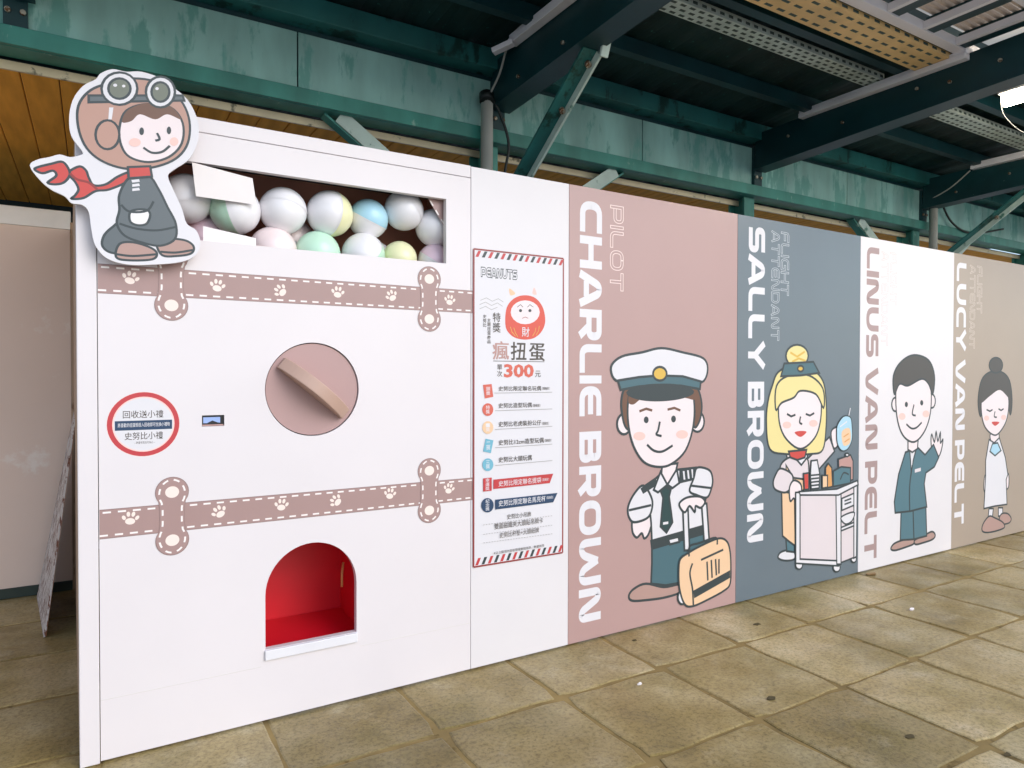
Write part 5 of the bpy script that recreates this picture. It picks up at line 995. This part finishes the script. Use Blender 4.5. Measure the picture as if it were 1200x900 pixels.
# pipes down the columns with a bent head
for k in (1, 3):
    cx = COLX[k] - (.125 if k == 1 else -.03)
    t = thing('drain_pipe', 'grey drain pipe rising behind the panels ' + WHERE[k], 'pipe', (cx, .80, 0), 'drain pipes at the columns')
    b = MB(); b.tube([(cx, .80, 0), (cx, .80, 2.4), (cx, .80, 3.07), (cx + .004, .81, 3.11), (cx + .02, .84, 3.135)], .038, 'pipe_grey', 14); b.build('pipe', t)
    b = MB(); b.tube([(cx, .80, 3.085), (cx + .006, .815, 3.135)], .046, 'cable_black', 14); b.build('collar', t)
def cable(pts, r, label, m='cable_black'):
    p = [Vector(q) for q in pts]; P = []
    for i in range(len(p) - 1):
        a, b_, c, d = p[max(0, i - 1)], p[i], p[i + 1], p[min(len(p) - 1, i + 2)]
        for k in range(6):
            t = k / 6; P.append(.5 * (2 * b_ + (c - a) * t + (2 * a - 5 * b_ + 4 * c - d) * t * t + (3 * b_ - a - 3 * c + d) * t ** 3))
    P.append(p[-1]); b = MB(); b.tube(P, r, m, 8); return tag(b.build('cable'), label, 'cable')
cable([(-.03, .79, 3.12), (-.01, .70, 3.22), (.0, .55, 3.40), (.01, .1, 3.41), (.01, -.8, 3.43)], .007, 'thin grey cable running up the first beam from the pipe head', 'pipe_grey')
cable([(-.02, .80, 3.13), (.05, .79, 3.02), (.11, .79, 2.85), (.09, .80, 2.68), (.06, .80, 2.4)], .009, 'black cable drooping beside the pipe above the poster panel')
cable([(5.3, .86, 3.2), (5.5, .85, 3.0), (5.9, .85, 2.93), (6.6, .85, 3.05)], .010, 'black cable sagging along the far end of the girder')
cable([(4.98, .80, 3.15), (4.96, .6, 3.22), (4.95, .42, 3.34)], .007, 'thin pale cable rising to the trunking on the far beam', 'pipe_grey')
b = MB(); b.bar((-.10, .62, 3.30), (-.02, .52, 3.335), .05, .03, 'trunk_white'); tag(bevel(b.build('junction_box'), .004), 'small white junction box hanging beside the first beam', 'junction box')
jb = thing('pipe_clip', 'pale bent metal clip on the underside of the first beam', 'clip', (.15, -.1, 3.1))
b = MB(); b.bar((.16, -.115, 3.16), (.16, -.075, 3.06), .05, .02, 'strut_pale'); bevel(b.build('strap', jb), .004)
b = MB(); b.tube([(.16, -.16, 3.155), (.16, -.10, 3.165)], .018, 'bolt_steel', 8); b.build('bolt', jb)
# the lit batten lamp
lp = thing('ceiling_lamp', 'lit fluorescent batten lamp hanging below the canopy beyond the second trunking beam', 'lamp', (3.0, -1.15, 3.2))
b = MB(); b.box((2.945, -1.62, 3.248), (3.055, -.68, 3.283), 'lamp_case'); bevel(b.build('casing', lp), .004)
b = MB(); b.tube([(3.0, -1.60, 3.208), (3.0, -.70, 3.208)], .038, 'lamp_tube', 14); b.build('tube', lp)
for y_ in (-.85, -1.45):
    b = MB(); b.tube([(3.0, y_, 3.284), (3.0, y_, 3.52)], .006, 'pipe_grey', 6); b.build('hanger', lp)
cable([(3.0, -.676, 3.262), (3.10, -.66, 3.14), (3.35, -.72, 3.04), (3.7, -.92, 3.02)], .0028, 'thin dull wire looping down from the lit lamp', 'pipe_grey')

# ------------------------------------------------------------------ the building behind: boarded ceiling, trim, dark rear wall
wc = tag(thing('boarded_ceiling', None, None, (0, 1, 2.83)), kind='structure')
pm = None; x = -3.4; i = 0
while x < 9:
    if pm is None:
        b = MB(); b.box((-.0755, 1.05, 2.832), (.0755, 4.05, 2.85), 'wood'); o = bevel(b.build('ceiling_board', wc), .004, 1); pm = o; o.location.x += x
    else:
        o = pm.copy(); COL.objects.link(o); o.location.x = pm.location.x + (x + 3.4)
    o.location.z += random.uniform(-.002, .002); x += .155; i += 1
b = MB(); b.box((-3.5, 1.05, 2.853), (9.1, 4.05, 2.87), 'shade_dark'); b.build('light_stop_sheet', wc)  # unseen sheet added above the boards to stop sky light leaking through
b = MB(); b.box((-3.45, 1.032, 2.818), (9.2, 1.049, 2.860), 'wood_trim'); bevel(b.build('ceiling_trim', wc), .003)
tb = tag(thing('station_wall', 'rear wall of the station building, its dark colour standing for the darkness there', 'wall', (0, 4.1, 0)))
b = MB(); b.box((-3.9, 4.06, -.04), (-1.0, 4.2, 3.3), 'back_wall'); b.build('wall_face', tb)  # dark colour stands for darkness under the ceiling; cut short to admit light

# ------------------------------------------------------------------ small litter and stains on the paving
def litter(name, x, y, r, m, label, cat, h=.004, seed=1):
    rr = random.Random(seed); p = [(x + r * math.cos(a) * rr.uniform(.6, 1.1), y + r * .6 * math.sin(a) * rr.uniform(.6, 1.1)) for a in [2 * math.pi * k / 9 for k in range(9)]]
    b = MB(); b.face([(a, c, .0035 + rr.uniform(0, h)) for a, c in p], m); b.face([(a, c, .002) for a, c in p][::-1], m)
    for (a, c), (d, e) in zip(p, p[1:] + p[:1]): b.face([(a, c, .002), (d, e, .002), (d, e, .0035), (a, c, .0035)], m)
    return tag(b.build(name, fix=False), label, cat)
litter('dry_leaf', 2.60, -.06, .05, 'leaf_dry', 'dry brown leaf at the foot of the white waving panel', 'leaf', .012, 2)
litter('paper_scrap', 2.10, -.62, .022, 'paper', 'crumpled white scrap on the paving below the trolley', 'litter', .012, 3)
litter('paper_scrap', 1.95, -1.33, .026, 'paper', 'torn white scrap on the paving nearest the right edge', 'litter', .012, 4)
litter('paper_scrap', .02, -.53, .014, 'paper', 'tiny white fleck on the paving before the pink panel', 'litter', .006, 5)
for k, (x, y, r_, lab) in enumerate(((.42, -.93, .030, 'dark gum blot in a paving joint before the pink panel'), (1.10, -.30, .028, 'dark gum blot near the foot of the slate panel'), (.62, -1.42, .026, 'dark gum blot on the nearest paving'), (.80, -1.68, .022, 'small dark blot close to the lower right corner'), (.35, -.12, .018, 'small dark blot before the pilot print'))):
    litter('gum_blot', x, y, r_, 'gum', lab, 'stain', .001, 10 + k)
